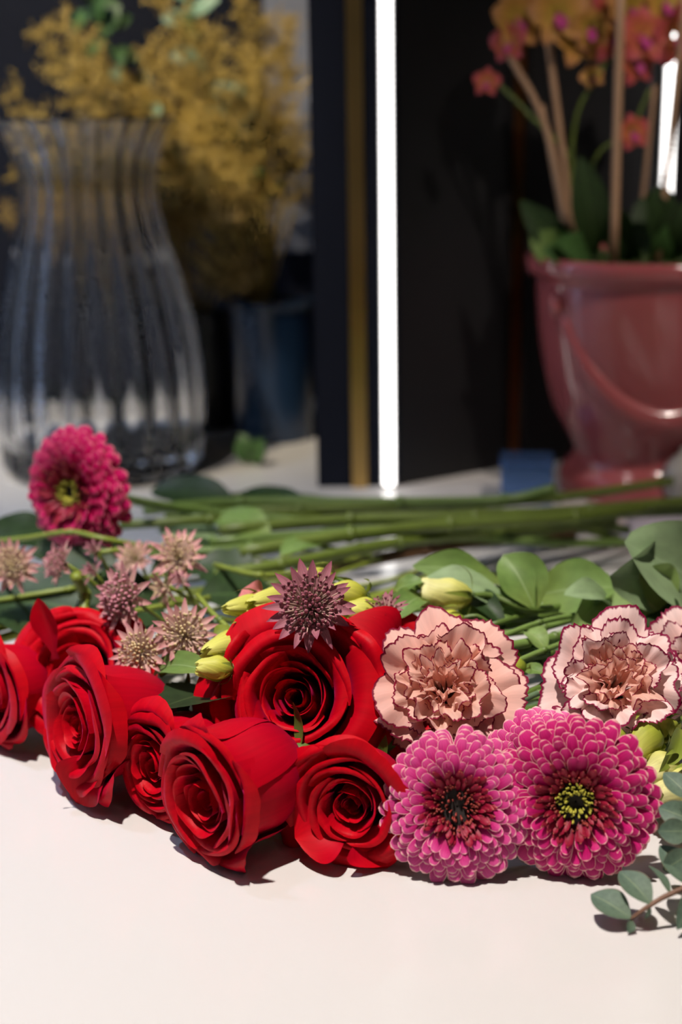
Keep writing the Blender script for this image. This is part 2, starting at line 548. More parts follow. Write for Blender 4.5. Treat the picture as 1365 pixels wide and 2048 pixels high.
def marble():
    mt, nt, b, out = new_mat('white_marble_top')
    tc = nd(nt, 'ShaderNodeTexCoord')
    no = nd(nt, 'ShaderNodeTexNoise')
    no.inputs['Scale'].default_value = 3.2
    no.inputs['Detail'].default_value = 5
    no.inputs['Distortion'].default_value = 1.2
    nt.links.new(tc.outputs['Object'], no.inputs['Vector'])
    mr = nd(nt, 'ShaderNodeMapRange', interpolation_type='SMOOTHSTEP')
    ab = nd(nt, 'ShaderNodeMath', operation='ABSOLUTE')
    sb = nd(nt, 'ShaderNodeMath', operation='SUBTRACT')
    sb.inputs[1].default_value = .56
    nt.links.new(no.outputs['Fac'], sb.inputs[0])
    nt.links.new(sb.outputs[0], ab.inputs[0])
    mr.inputs['From Min'].default_value = 0.0
    mr.inputs['From Max'].default_value = 0.006
    mr.inputs['To Min'].default_value = 0.35
    mr.inputs['To Max'].default_value = 0
    nt.links.new(ab.outputs[0], mr.inputs['Value'])
    n2 = nd(nt, 'ShaderNodeTexNoise')
    n2.inputs['Scale'].default_value = 5
    nt.links.new(tc.outputs['Object'], n2.inputs['Vector'])
    ml = nd(nt, 'ShaderNodeMath', operation='MULTIPLY')
    m2 = nd(nt, 'ShaderNodeMapRange')
    m2.inputs['From Min'].default_value = .5
    m2.inputs['From Max'].default_value = .65
    nt.links.new(n2.outputs['Fac'], m2.inputs['Value'])
    nt.links.new(mr.outputs['Result'], ml.inputs[0])
    nt.links.new(m2.outputs['Result'], ml.inputs[1])
    mx = nd(nt, 'ShaderNodeMix', data_type='RGBA')
    mx.inputs['A'].default_value = (.61, .588, .568, 1)
    mx.inputs['B'].default_value = (.45, .40, .36, 1)
    nt.links.new(ml.outputs[0], mx.inputs['Factor'])
    nt.links.new(mx.outputs['Result'], b.inputs['Base Color'])
    b.inputs['Roughness'].default_value = .17
    b.inputs['Specular IOR Level'].default_value = .5
    return mt


M['marble'] = marble()

# ------------------------------------------------------------------ large structure
t = thing('counter', 'wide white marble counter the cut flowers lie on', 'counter', (0.1, 0.6, -0.9))
MB().box((-1.3, -0.15, -.03), (1.5, 1.62, 0)).build('counter_top', M['marble'], t, smooth=False, world=True, bevel=.003)
MB().box((-1.2, -0.02, -.9), (1.4, 1.56, -.03)).build('counter_base', M['black'], t, smooth=False, world=True)
o = MB().box((-3, -2, -1.0), (3, 3.2, -.9)).build('floor', M['black'], smooth=False)
o['kind'] = 'structure'
o = MB().box((-3, 2.3, -.9), (3, 2.4, 2.4)).build('wall_back', M['black'], smooth=False)
o['kind'] = 'structure'


def slab(name, a, b2, th, z0, z1, mat, parent=None):
    """upright panel whose front face runs from a to b2 on the plan"""
    a, b2 = Vector((a[0], a[1], 0)), Vector((b2[0], b2[1], 0))
    d = (b2 - a).normalized()
    n = Vector((-d.y, d.x, 0)) * th
    mb = MB()
    for z in (z0, z1):
        for q in (a, b2, b2 + n, a + n):
            mb.v.append(Vector((q.x, q.y, z)))
    for q in ((3, 2, 1, 0), (4, 5, 6, 7), (0, 1, 5, 4), (1, 2, 6, 5), (2, 3, 7, 6), (3, 0, 4, 7)):
        mb.f.append(q)
        mb.uv += [(0, 0), (1, 0), (1, 1), (0, 1)]
    return mb.build(name, mat, parent, smooth=False)


def pxy(px, py, z=0):
    v = P(px, py, z)
    return (v.x, v.y)


YC = P(778, 972).y            # plane of the column front
cl = PY(636, 970, YC).x
cr = PY(800, 970, YC).x
o = slab('wall_column', (cl, YC), (cr, YC), .05, 0, 1.3, M['navy'])
o['kind'] = 'structure'
pe = P(1022, 932)
o = slab('wall_side', (cr, YC), (pe.x, pe.y), .02, 0, 1.3, M['black'])
o['kind'] = 'structure'
o = slab('wall_niche', (pe.x + .012, pe.y + .004), (pe.x + .6, pe.y + .22), .02, 0, 1.3, M['black'])
o['kind'] = 'structure'
gx = PY(722, 980, YC).x
o = slab('trim_1', (gx - .0075, YC - .006), (gx + .0060, YC - .006), .006, 0, 1.3, M['brass'])
o['kind'] = 'structure'
o = slab('trim_2', (pe.x - .002, pe.y - .004), (pe.x + .0075, pe.y - .001), .012, 0, 1.3, M['copper'])
o['kind'] = 'structure'
o = MB().box((-1.42, -2.3, -.9), (-1.34, 2.3, 2.4)).build('wall_left', M['wallpaint'], smooth=False)
o['kind'] = 'structure'
o = MB().box((-3, -2.4, -.9), (3, -2.3, 2.4)).build('wall_front', M['wallpaint'], smooth=False)
o['kind'] = 'structure'
# grey-blue wall panel and navy panel behind the vases
gl = PY(440, 500, 1.62).x
o = slab('wall_rear', (-1.6, 1.64), (cl + .012, 1.64), .03, 0, 1.3, M['navy'])
o['kind'] = 'structure'
g1, g2 = PY(535, 300, 1.60).x, PY(632, 300, 1.60).x
o = slab('wall_panel', (g1, 1.60), (g2 + .03, 1.60), .02, .17, 1.3, M['greyblue'])
o['kind'] = 'structure'


def led_strip(base, label, z0, z1, mat, yaw=0.0, pitch=.0055, wd=.0048, only=None):
    t = thing('led_strip_light', label, 'light', base, Matrix.Rotation(yaw, 3, 'Z'), group='upright LED strips')
    MB().box((-wd - .0012, .0, z0), (wd + .0012, .005, z1)).build('channel', M['alu'], t, smooth=False)
    me = MB().box((-wd, -.0025, 0), (wd, 0, pitch * .72)).mesh('led', False)
    me.materials.append(mat)
    n = int((z1 - z0) / pitch)
    for i in range(n):
        o_ = link('led', me, None, t)
        o_.location = (0, 0, z0 + i * pitch)
    return t


lb = P(778, 972)
led_strip((lb.x, YC - .0055, 0), 'bright white LED strip running up the dark column', .003, .50, M['led'])
led_strip((.62, -.55, .0), 'white LED strip on a column behind the camera', .1, .95, M['led_b'], yaw=2.6, pitch=.02)
l2 = PY(1331, 560, 1.345)
l2y = pe.y + .004 + (l2.x - pe.x - .012) * .216 / .588 - .012
l2 = PY(1326, 560, l2y)
led_strip((l2.x, l2y, .012), 'white LED strip behind the orchid, cut off by its leaves', .0, .62, M['led'], yaw=0)
led_strip((-0.62, 1.12, .0), 'cool LED strip on the far left beyond the glass vase', .003, .70, M['led_c'], yaw=.9, pitch=.02)

# ------------------------------------------------------------------ crystal vase
VB = P(208, 985)
vy = VB.y + .094
vax = PY(212, 960, vy)
vs = vy / FPX                      # metres per pixel there (approx.)
t = thing('glass_vase', 'large ribbed clear crystal vase with flared rim', 'vase', (vax.x, vy, 0))
zt = PY(165, 238, vy).z
prof = [(0, .000), (.072, .000), (.0885, .003), (.0915, .010), (.0925, .03), (.0945, .055), (.0935, .09), (.0885, .13), (.079, .17), (.0685, .205),
        (.0615, .235), (.0600, .252), (.0625, .272), (.070, .291), (.0805, zt - .002), (.0825, zt)]
zs = zt / .308
prof = [(r, z * (zs if z < zt - .004 else 1)) for r, z in prof]


def dens(pr, n=4):
    out = []
    N = len(pr) - 1
    for k in range(N * n + 1):
        out.append(curve2(pr, k / (N * n)))
    return out


outer = dens(prof[2:], 4)
inner = [(max(.001, r - (.0085 if z < .2 else .0062)), z) for r, z in outer if z > .022]
full = [(0.0002, 0), (.072, 0)] + outer + [(outer[-1][0] - .002, outer[-1][1] + .001)] + list(reversed(inner)) + [(.06, .020), (.0002, .020)]
NF = 20


def flute(th, k):
    g = sm(.02, .06, k) * sm(.985, .95, k)
    if k < .53:
        return g * (.034 * abs(math.cos(th * NF / 2)) - .017)
    return g * .040 * math.cos(th * NF + 1.2)


MB().lathe(full, 176, flute).build('vase_body', M['glass'], t)

# ------------------------------------------------------------------ pink pot with orchid
pc = P(1290, 1005)
py_ = pc.y + .055
pax = PY(1285, 960, py_)
pt = thing('plant_pot', 'glossy pink ceramic pot with a raised swag', 'pot', (pax.x, py_, 0))
ztop = PY(1285, 527, py_ - .09).z
k = ztop / .190
pp = [(.0005, 0), (.066, 0), (.071, .003), (.072, .010), (.069, .018), (.062, .026), (.0605, .034), (.066, .046), (.078, .068), (.087, .10), (.0925, .135), (.0950, .163),
      (.0955, .172), (.1015, .176), (.1045, .182), (.1035, .189), (.099, .190), (.094, .186), (.090, .17), (.080, .09), (.05, .05), (.0005, .045)]
MB().lathe(dens([(r, z * k) for r, z in pp], 3), 72).build('pot_body', M['pot'], pt)


def potR(z):
    z = z / k
    pr = pp[7:13]
    for (r1, z1), (r2, z2) in zip(pr, pr[1:]):
        if z1 <= z <= z2:
            return r1 + (r2 - r1) * (z - z1) / (z2 - z1)
    return pr[0][0]


for s0 in (0, 2):
    pts, rad = [], []
    for i in range(25):
        f = i / 24
        ang = math.radians(-90 - 62 + 124 * f + s0 * 124 if s0 < 1 else -90 + 62 + (s0 - 1) * 78.7 + 78.7 * f)
        dz = .158 - .088 * (1 - (2 * f - 1) ** 2) ** .8
        r = potR(dz * k)
        pts.append(Vector(((r - .0045) * math.cos(ang), (r - .0045) * math.sin(ang), dz * k)))
        rad.append(.0070 + .0055 * (1 - (2 * f - 1) ** 2))
    MB().tube(pts, rad, 10).build('swag', M['pot'], pt)
for a_ in (-152, -28, 51, 130):
    a_ = math.radians(a_)
    r = potR(.158 * k)
    mb = MB().ball((0, 0, 0), .0085, 14, 8, (1, 1, 1.3))
    for v in mb.v:
        v += Vector((r * math.cos(a_), r * math.sin(a_), .155 * k))
    mb.build('boss', M['pot'], pt)

rnd = random.Random(5)
orc = thing('orchid_plant', 'orchid with orange and magenta flowers growing in the pink pot', 'plant', (pax.x, py_, .17 * k))
mb = MB()
for i in range(260):
    a_, r = rnd.uniform(0, 6.283), .088 * math.sqrt(rnd.random())
    q = Vector((pax.x + r * math.cos(a_), py_ + r * math.sin(a_), .176 * k + rnd.uniform(0, .008)))
    d = Vector((rnd.uniform(-1, 1), rnd.uniform(-1, 1), rnd.uniform(.2, 1))) * .012
    mb.tube([q, q + d * .6, q + d + Vector((0, 0, -.003))], [.0028, .0024, .0006], 4)
mb.build('moss', M['moss'], orc, world=True, stuff=True)
mb = MB().lathe([(.0005, .168 * k), (.088, .168 * k), (.0885, .176 * k), (.06, .180 * k), (.0005, .182 * k)], 24)
for v in mb.v:
    v += Vector((pax.x, py_, 0))
mb.build('soil', M['moss'], orc, world=True)


def ribbon_leaf(mb, a, b, nrm, width, bend=.0, fold=.15, nu=6, nv=12, shape=1.0, wave=0, serr=0, rot=0, tipcurl=0, bw=.12, seed=0, twist=0.0):
    a, b = Vector(a), Vector(b)
    ax = b - a
    L = ax.length
    d = ax.normalized()
    n = Vector(nrm)
    n = (n - d * n.dot(d)).normalized()
    if rot:
        n = Matrix.Rotation(rot, 3, d) @ n
    sd = d.cross(n)
    rr = random.Random(seed)
    ph = rr.uniform(0, 6)

    def fn(u, v):
        wv = (math.sin(math.pi * v ** shape)) ** .75 if 0 < v < 1 else 0
        wv = max(wv, bw * (1 - v) ** 3)
        if serr:
            wv *= 1 - serr * ((v * 13) % 1.0) * abs(u) ** 6
        x = u * width * .5 * wv
        p = a + d * (L * v) + n * (bend * L * math.sin(math.pi * v)) + sd * x
        p += n * (fold * (.45 * abs(x) + 1.6 * x * x / max(width, 1e-6)))
        if twist:
            p += n * (x * math.tan(twist * (v - .35)))
        if wave:
            p += n * (wave * width * math.sin(v * 9 + ph + (1 if u > 0 else 2.6)) * u * u * wv)
        if tipcurl:
            p += n * (tipcurl * L * max(0, v - .5) ** 2)
        return p
    return mb.grid(nu, nv, fn)


def tube_px(pts, rad, n=8, sub_=5):
    """tube through (px, py, z) points"""
    q = spline([P(*p_) if len(p_) == 3 else p_ for p_ in pts], sub_)
    if hasattr(rad, '__len__'):
        r = [rad[0] + (rad[1] - rad[0]) * i / (len(q) - 1) for i in range(len(q))]
    else:
        r = rad
    return MB().tube(q, r, n)


# bamboo stakes, each a thing
for (a, b, yy, rr, lab) in (
    ((1228, 500), (1243, -40), -.055, .0036, 'thickest bamboo stake standing upright at the front of the orchid pot'),
    ((1138, 470), (1085, 210), -.01, .0026, 'leaning bamboo stake left of the thickest stake'),
    ((1314, 515), (1376, -40), -.045, .0026, 'thin bamboo stake rising by the right picture edge'),
    ((1276, 470), (1312, 170), -.02, .0024, 'slanting bamboo stake between the thickest stake and the right edge')):
    A, B = PY(a[0], a[1] + 25, py_ + yy), PY(b[0], b[1], py_ + yy)
    s_ = thing('plant_stake', lab, 'stake', A, group='stakes in the orchid pot')
    D = B - A
    MB().tube([A + D * (i / 6) for i in range(7)], rr, 9).build('shaft', M['wood'], s_, world=True)
    for f in (.33, .68):
        MB().tube([A + D * (f - .006), A + D * f, A + D * (f + .006)], [rr, rr * 1.18, rr], 9).build('node_ring', M['wood'], s_, world=True)

# flower stalks
for pts, rr in (([(1138, 470), (1105, 300), (1070, 200), (1030, 130), (1010, 80)], .0028), ([(1150, 480), (1120, 260), (1100, 100), (1090, 0), (1080, -40)], .0030),
                ([(1180, 480), (1150, 330), (1060, 230), (1000, 170), (975, 150)], .0016), ([(1175, 470), (1190, 320), (1260, 260), (1300, 180)], .0015),
                ([(1140, 440), (1150, 250), (1190, 160), (1240, 80), (1260, -20)], .0018)):
    q = spline([PY(a, b, py_ - .02) for a, b in pts], 5)
    MB().tube(q, rr, 7).build('flower_stalk', M['wood'] if rr > .0025 else M['stem_o'], orc, world=True)
# leaves
for a, b, wd, bd, mt in (((1190, 510), (1160, 310), .030, .1, 'leaf_d'), ((1150, 520), (1040, 400), .026, .15, 'leaf_d'), ((1140, 520), (1060, 470), .03, .1, 'leaf'),
                         ((1290, 510), (1330, 370), .034, .1, 'leaf_d'), ((1250, 520), (1210, 400), .03, -.1, 'leaf_d'), ((1330, 520), (1375, 400), .035, .1, 'leaf_d'),
                         ((1200, 525), (1110, 480), .03, .1, 'green_bg'), ((1270, 525), (1240, 450), .03, .1, 'green_bg'), ((1310, 525), (1350, 440), .03, .1, 'green_bg'),
                         ((1345, 525), (1300, 380), .028, .1, 'leaf_d'), ((1130, 525), (1085, 500), .024, .2, 'green_bg')):
    A, B = PY(a[0], a[1], py_ - .03 + rnd.uniform(-.02, .03)), PY(b[0], b[1], py_ - .04 + rnd.uniform(-.03, .03))
    ribbon_leaf(MB(), A, B, (rnd.uniform(-.5, .5), -1, .3), wd, bd).build('leaf', M[mt], orc, world=True)


def orchid_flower(px, py, dy, size, mt, dirv, label=None):
    c = PY(px, py, py_ + dy)
    size *= 1.2
    fr = frame(dirv, rnd.uniform(-.4, .4))
    mb = MB()
    for i in range(5):
        a_ = math.pi / 2 + i * 2 * math.pi / 5
        d = Vector((math.cos(a_), math.sin(a_), .15))
        wd = size * (.95 if i in (1, 4) else .62)
        ribbon_leaf(mb, c + fr @ (d * .08 * size), c + fr @ (d * size), fr @ Vector((0, 0, 1)), wd, .10, .1, 4, 6, seed=i)
    f = mb.build('flower', M[mt], orc, world=True)
    mb = MB()
    ribbon_leaf(mb, c + fr @ Vector((0, .05 * size, .1 * size)), c + fr @ Vector((0, -.5 * size, .4 * size)), fr @ Vector((0, .3, 1)), size * .42, -.15, .5, 4, 6)
    l = mb.build('lip', M['orch_m'], orc, world=True)
    sub(f, l)


for px, py, dy, s_, mt in ((1035, 40, -.03, .020, 'orch_y'), (1055, 10, -.02, .022, 'orch_y'), (1020, 85, -.035, .014, 'orch_r'), (975, 165, -.04, .010, 'orch_r'),
                           (1115, 30, -.03, .022, 'orch_y'), (1150, 75, -.02, .022, 'orch_y'), (1160, 20, -.02, .020, 'orch_y'), (1180, 55, -.03, .016, 'orch_y'),
                           (1235, 70, -.02, .020, 'orch_r'), (1285, 75, -.03, .020, 'orch_r'), (1260, 20, -.02, .024, 'orch_y'), (1270, 120, -.03, .018, 'orch_r'),
                           (1350, 70, -.02, .022, 'orch_r'), (1265, 265, -.02, .013, 'orch_r'), (1225, 15, -.02, .02, 'orch_r'), (1080, -10, -.02, .02, 'orch_r'),
                           (1330, 10, -.01, .022, 'orch_y'), (1185, 155, -.02, .009, 'orch_y')):
    orchid_flower(px, py, dy, s_, mt, (rnd.uniform(-.6, .6), -1, rnd.uniform(-.3, .4)))

# ------------------------------------------------------------------ small things on the back of the counter
a, b = P(1008, 1012), P(1112, 1012)
bh = PY(1050, 925, a.y).z
t = thing('blue_box', 'small glossy dark blue box beside the pink pot', 'box', ((a.x + b.x) / 2, a.y + .02, 0), Matrix.Rotation(-.12, 3, 'Z'))
hw = (b.x - a.x) / 2
MB().box((-hw, -.02, 0), (hw, .02, bh * .9)).build('box_body', M['bluebox'], t, smooth=False, bevel=.002)
MB().box((-hw - .001, -.021, bh * .9), (hw + .001, .021, bh)).build('lid', M['bluebox'], t, smooth=False, bevel=.0015)
q = P(1371, 1022)
t = thing('ceramic_jar', 'small off-white round jar cut by the right edge before the pink pot', 'jar', (q.x, q.y + .012, 0))
MB().lathe(dens([(.0005, 0), (.009, 0), (.011, .004), (.015, .015), (.0165, .026), (.014, .036), (.008, .041), (.007, .0415), (.0005, .040)], 3), 32).build('jar_body', M['whitepot'], t)
MB().lathe(dens([(.0085, .040), (.0088, .042), (.004, .045), (.003, .047), (.0035, .049), (.0003, .051)], 3), 24).build('lid', M['whitepot'], t)
a = P(1235, 1085), P(1500, 1110), P(1500, 1030), P(1260, 1035)
t = thing('paper_sheet', 'pale lilac paper sheet lying under the stems at right', 'paper', a[0])
mb = MB().grid(8, 6, lambda u, v: (a[0] * (1 - u) / 2 + a[1] * (1 + u) / 2) * (1 - v) + (a[3] * (1 - u) / 2 + a[2] * (1 + u) / 2) * v + Vector((0, 0, .0012 + .0015 * (u * v) ** 2)))
o = mb.build('sheet', M['paper'], t, world=True)
md = o.modifiers.new('thick', 'SOLIDIFY')
md.thickness = .0006

# ------------------------------------------------------------------ background vases and dried fern
by = 1.42
c0 = PY(552, 955, by)
bt = PY(552, 600, by).z
t = thing('blue_vase', 'tall dark blue cylinder vase at the back left of the column', 'vase', (c0.x, by, 0))
MB().lathe(dens([(.0005, 0), (.036, 0), (.040, .004), (.0405, bt * .5), (.042, bt * .97), (.0425, bt), (.040, bt), (.038, bt * .9), (.037, .02), (.0005, .015)], 3), 40).build('vase_body', M['bluevase'], t)
MB().lathe([(.0432, bt * .955), (.0445, bt * .965), (.0445, bt * .985), (.0432, bt * .995)], 40).build('rim_band', M['bluevase'], t)
d0 = PY(420, 930, 1.48)
dt = PY(420, 620, 1.48).z
t = thing('dark_vase', 'black vase half hidden behind the glass vase', 'vase', (d0.x, 1.48, 0))
MB().lathe(dens([(.0005, 0), (.030, 0), (.034, .005), (.040, dt * .4), (.034, dt * .8), (.036, dt), (.033, dt), (.031, dt * .8), (.0005, .02)], 3), 36).build('vase_body', M['darkvase'], t)
MB().lathe([(.0375, dt * .975), (.0385, dt * .985), (.0385, dt * .998), (.036, dt * 1.002)], 36).build('rim_band', M['darkvase'], t)

rnd = random.Random(11)
tips = [(60, 40), (120, 110), (10, 160), (200, 190), (270, 90), (350, 160), (420, 40), (470, -20), (530, 20), (575, 20), (330, 290), (90, 300), (430, 330), (480, 300), (510, 210),
        (400, 470), (520, 480), (450, 590), (250, 400), (0, 420), (110, 20), (300, -20), (520, 120), (470, 430), (360, 560), (490, 560), (40, 240), (160, 60), (440, 180), (240, 260), (150, 180), (90, 130),
        (100, 450), (200, 520), (60, 390), (280, 480), (480, 100), (560, 90), (20, 330), (400, 250), (490, 390), (330, 60)]


def plume(mb, A, B, seed, spread=.034, n=46):
    r = random.Random(seed)
    D = B - A
    L = D.length
    d = D.normalized()
    s1 = d.cross(Vector((.2, 1, .1))).normalized()
    s2 = d.cross(s1)
    mid = A + D * .5 + s1 * r.uniform(-.05, .05) + Vector((0, 0, .03))
    q = spline([A, mid, B], 8)
    mb.tube(q, [.0016 - .0012 * i / 16 for i in range(17)], 4, False)
    for i in range(n):
        f = .35 + .65 * (i + r.random()) / n
        p = q[min(16, int(f * 16))]
        a_ = r.uniform(0, 6.283)
        ln = spread * (1.15 - .7 * f) * r.uniform(.5, 1.2)
        e = (s1 * math.cos(a_) + s2 * math.sin(a_)) * ln + d * ln * .8
        for j in range(5):
            g = (j + 1) / 5
            x = p + e * g
            nl = r.uniform(.006, .012)
            for sgn in (-1, 1):
                y = x + Vector((r.uniform(-1, 1), r.uniform(-1, 1), r.uniform(-1, 1))).normalized() * nl
                w_ = (y - x).cross(Vector((r.uniform(-1, 1), 1, r.uniform(-1, 1)))).normalized() * .0007
                b = len(mb.v)
                mb.v += [x - w_, x + w_, y + w_ * .3, y - w_ * .3]
                mb.f.append((b, b + 1, b + 2, b + 3))
                mb.uv += [(0, 0), (1, 0), (1, 1), (0, 1)]
        b = len(mb.v)
        w_ = e.cross(Vector((0, 1, 0))).normalized() * .0005
        mb.v += [p - w_, p + w_, p + e + w_ * .4, p + e - w_ * .4]
        mb.f.append((b, b + 1, b + 2, b + 3))
        mb.uv += [(0, 0), (1, 0), (1, 1), (0, 1)]
    return mb


fb = thing('dried_fern_bunch', 'bunch of gold dried feathery fern behind the glass vase', 'dried plant', (c0.x, by, bt * .6))
fa = thing('dried_fern_bunch', 'tan dried fern sprays low in the black vase', 'dried plant', (d0.x, 1.48, dt * .6))
for i, (px, py) in enumerate(tips):
    low = py > 380 or (px > 480 and py > 220)
    par = fa if low else fb
    A = Vector((d0.x, 1.48, dt * .93)) if low else Vector((c0.x - .005, by, bt * .93))
    B = PY(px, py, by + rnd.uniform(-.10, .12))
    plume(MB(), A, B, i).build('plume', M['gold_dry2'] if low else M['gold_dry'], par, world=True, smooth=False)
gb = thing('leafy_branch', 'mint green leafy branch rising above the glass vase', 'branch', (c0.x + .004, by + .01, bt * .6))
for pts, lv in (([(540, 590), (470, 400), (420, 180), (390, 60), (370, -20)], 7), ([(540, 590), (400, 380), (260, 160), (200, 60), (175, -20)], 7), ([(550, 590), (520, 420), (480, 280), (465, 200)], 5)):
    q = spline([PY(a_, b_, by + .02) for a_, b_ in pts], 6)
    MB().tube(q, .0016, 6).build('stem', M['green_bg'], gb, world=True)
    for j in range(lv * 2):
        f = .42 + .58 * j / (lv * 2 - 1)
        p = q[int(f * (len(q) - 1))]
        e = Vector((rnd.uniform(-1, 1), rnd.uniform(-.6, .2), rnd.uniform(-.2, 1))).normalized() * rnd.uniform(.022, .036)
        ribbon_leaf(MB(), p, p + e, (rnd.uniform(-.4, .4), -1, .4), .017, .1).build('leaf', M['mint'] if rnd.random() < .55 else M['green_bg'], gb, world=True)
gp = thing('leafy_plant', 'small green leafy plant low beside the blue vase', 'plant', P(505, 925))
for i in range(9):
    A = P(505, 925, .002)
    e = Vector((rnd.uniform(-.7, .7), rnd.uniform(-.5, .3), rnd.uniform(.5, 1))).normalized() * rnd.uniform(.014, .030)
    ribbon_leaf(MB(), A, A + e, (rnd.uniform(-.4, .4), -1, .4), .016, .1).build('leaf', M['green_bg'], gp, world=True)

# ------------------------------------------------------------------ roses
def stem_to(parent, base, d, end, mat, r0=.0027, r1=.0026, lift=None, name='stem'):
    """stem from the flower base, leaving against d and settling at end"""
    base, d, end = Vector(base), Vector(d).normalized(), Vector(end)
    L = (end - base).length
    p1 = base - d * (L * .22)
    p1.z = max(min(p1.z, base.z * .55), .008)
    p2 = base * .35 + end * .65
    p2.z = max(end.z, .008) if lift is None else lift
    q = spline([base, p1, p2, end], 7)
    for x in q:
        x.z = max(x.z, r0 + .0005)
    return MB().tube(q, [r0 + (r1 - r0) * i / (len(q) - 1) for i in range(len(q))], 8).build(name, mat, parent, world=True)


def rose(face_px, zf, d, size, label, opn=.5, seed=1, spin=0.0, end=None, wild=1.0, sepals=True, extra=(), stretch=1.0):
    """face_px: pixel of the centre of the open face; d: way the face looks; size: 1 = 6.4 cm"""
    r = random.Random(seed)
    d = Vector(d).normalized()
    fc = P(face_px[0], face_px[1], zf)
    base = fc - d * (.044 * size * stretch)
    rot = frame(d, spin)
    t = thing('rose', label, 'rose', base, rot, group='red roses in the heap')
    S = size
    layers = [
        # n, belly, neck, flare, height, half-angle, curl drop, spiral
        (3, .0060, .0045, .000, .0430, 1.75, 0, .42),
        (4, .0100, .0085, .0006, .0450, 1.35, 0, .30),
        (5, .0145, .0125 + .002 * opn, .0020 + .001 * opn, .0465, 1.15, .000, .22),
        (5, .0190, .0170 + .004 * opn, .0035 + .003 * opn, .0475, 1.02, .001, .18),
        (5, .0235, .0215 + .007 * opn, .0050 + .006 * opn, .0470 - .002 * opn, .98, .003 + .002 * opn, .13),
        (5, .0270, .0250 + .012 * opn, .0050 + .010 * opn, .0450 - .006 * opn, .92, .006 + .004 * opn, .08),
    ]
    ang = r.uniform(0, 6)
    for li, (n, rb, rt, fl, hh, W, drop, spi) in enumerate(layers):
        ang += r.uniform(.4, .9)
        for i in range(n):
            th = ang + 2 * math.pi * i / n + r.uniform(-.18, .18)
            kb = 1 + r.uniform(-.05, .05) * wild
            kf = fl * (1 + r.uniform(-.5, .7) * wild)
            h = hh * (1 + r.uniform(-.04, .03) * wild)
            dr = drop * (1 + r.uniform(-.6, .8) * wild)
            Wp = W * (1 + r.uniform(-.08, .08))
            prof_ = [(.0025, 0.0), (rb * .72 * kb, h * .18), (rb * kb, h * .46), (rt * kb, h * .80), (rt * kb + kf * .55, h * .97), (rt * kb + kf * 1.25, h - dr)]
            outer_ = li >= 3
            ph1, ph2, ph3 = r.uniform(0, 6), r.uniform(0, 6), r.uniform(0, 6)
            pointy = r.uniform(.02, .09) if outer_ else .02
            edge = (.0025 + .004 * opn) * (1 if outer_ else .2) * r.uniform(.5, 1.3)
            amp = (.0004 + .0007 * (li / 5)) * wild
            dip = r.uniform(-.1, .1)
            lean = r.uniform(-.0016, .0030) * wild * (li / 5)
            side = r.uniform(-.0025, .0025) * wild * (li / 5)

            def fn(u, v):
                smax = 1 - .20 * abs(u) ** 2.6 + pointy * math.exp(-((u - dip) / .10) ** 2) * .6
                smax += .018 * math.sin(3.1 * u + ph1) + .007 * math.sin(8 * u + ph2) + .003 * math.sin(21 * u + ph3)
                tt = v * min(smax, 1.06)
                rr, zz = curve2(prof_, min(tt, 1))
                wd = .42 + .58 * math.sin(math.pi / 2 * min(tt / .62, 1))
                wd *= 1 - .12 * sm(.75, 1, tt)
                phi = th + Wp * wd * u
                rr *= 1 + spi * u * sm(.1, .7, tt) * .5
                rr += edge * abs(u) ** 3 * sm(.35, 1, tt) + (lean + side * u) * sm(.4, 1, tt)
                f = sm(.45, 1, tt)
                rr += amp * f * (math.sin(2.6 * u + ph2) + .45 * math.sin(6 * u + ph1))
                zz += amp * .8 * f * math.sin(3.5 * u + ph3)
                return Vector((rr * math.cos(phi), rr * math.sin(phi), zz * stretch)) * S
            MB().grid(18, 14, fn).build('petal', M['rose'], t)
    for (th, rt, fl, h, W, dr) in extra:          # petals that have fallen wide open
        prof_ = [(.0025, 0), (.020, .006), (.030, .016), (rt, h * .75), (rt + fl * .6, h), (rt + fl, h - dr)]
        ph1 = r.uniform(0, 6)

        def fn(u, v):
            smax = 1 - .2 * abs(u) ** 2.6 + .03 * math.sin(4 * u + ph1) + .012 * math.sin(11 * u + ph1)
            tt = v * smax
            rr, zz = curve2(prof_, min(tt, 1))
            phi = th + W * (.4 + .6 * math.sin(math.pi / 2 * min(tt / .62, 1))) * u
            rr += .004 * abs(u) ** 3 * sm(.3, 1, tt) + .0015 * sm(.5, 1, tt) * math.sin(5 * u + ph1)
            return Vector((rr * math.cos(phi), rr * math.sin(phi), zz + .002 * sm(.5, 1, tt) * math.sin(7 * u + ph1))) * S
        MB().grid(18, 14, fn).build('petal', M['rose'], t)
    # receptacle, sepals, stem
    cal = MB().lathe([(.0004, -.012 * S), (.0035 * S, -.011 * S), (.0062 * S, -.005 * S), (.0060 * S, .001 * S), (.0022 * S, .004 * S)], 14).build('calyx', M['stem'], t)
    if sepals:
        for i in range(5):
            a_ = i * 2 * math.pi / 5 + r.uniform(-.2, .2)
            o_ = Vector((math.cos(a_), math.sin(a_), 0))
            A = o_ * .005 * S + Vector((0, 0, -.003 * S))
            B = o_ * (.026 * S) + Vector((0, 0, r.uniform(-.008, .010) * S))
            sub(cal, ribbon_leaf(MB(), A, B, (0, 0, 1), .007 * S, -.12, .3, 4, 8, shape=.6, bw=.6).build('sepal', M['stem_o'], t))
    if end is None:
        end = base + Vector((.20, .20, 0))
        end.z = .006
    stem_to(t, base - d * .009 * S, d, end, M['stem'])
    return t


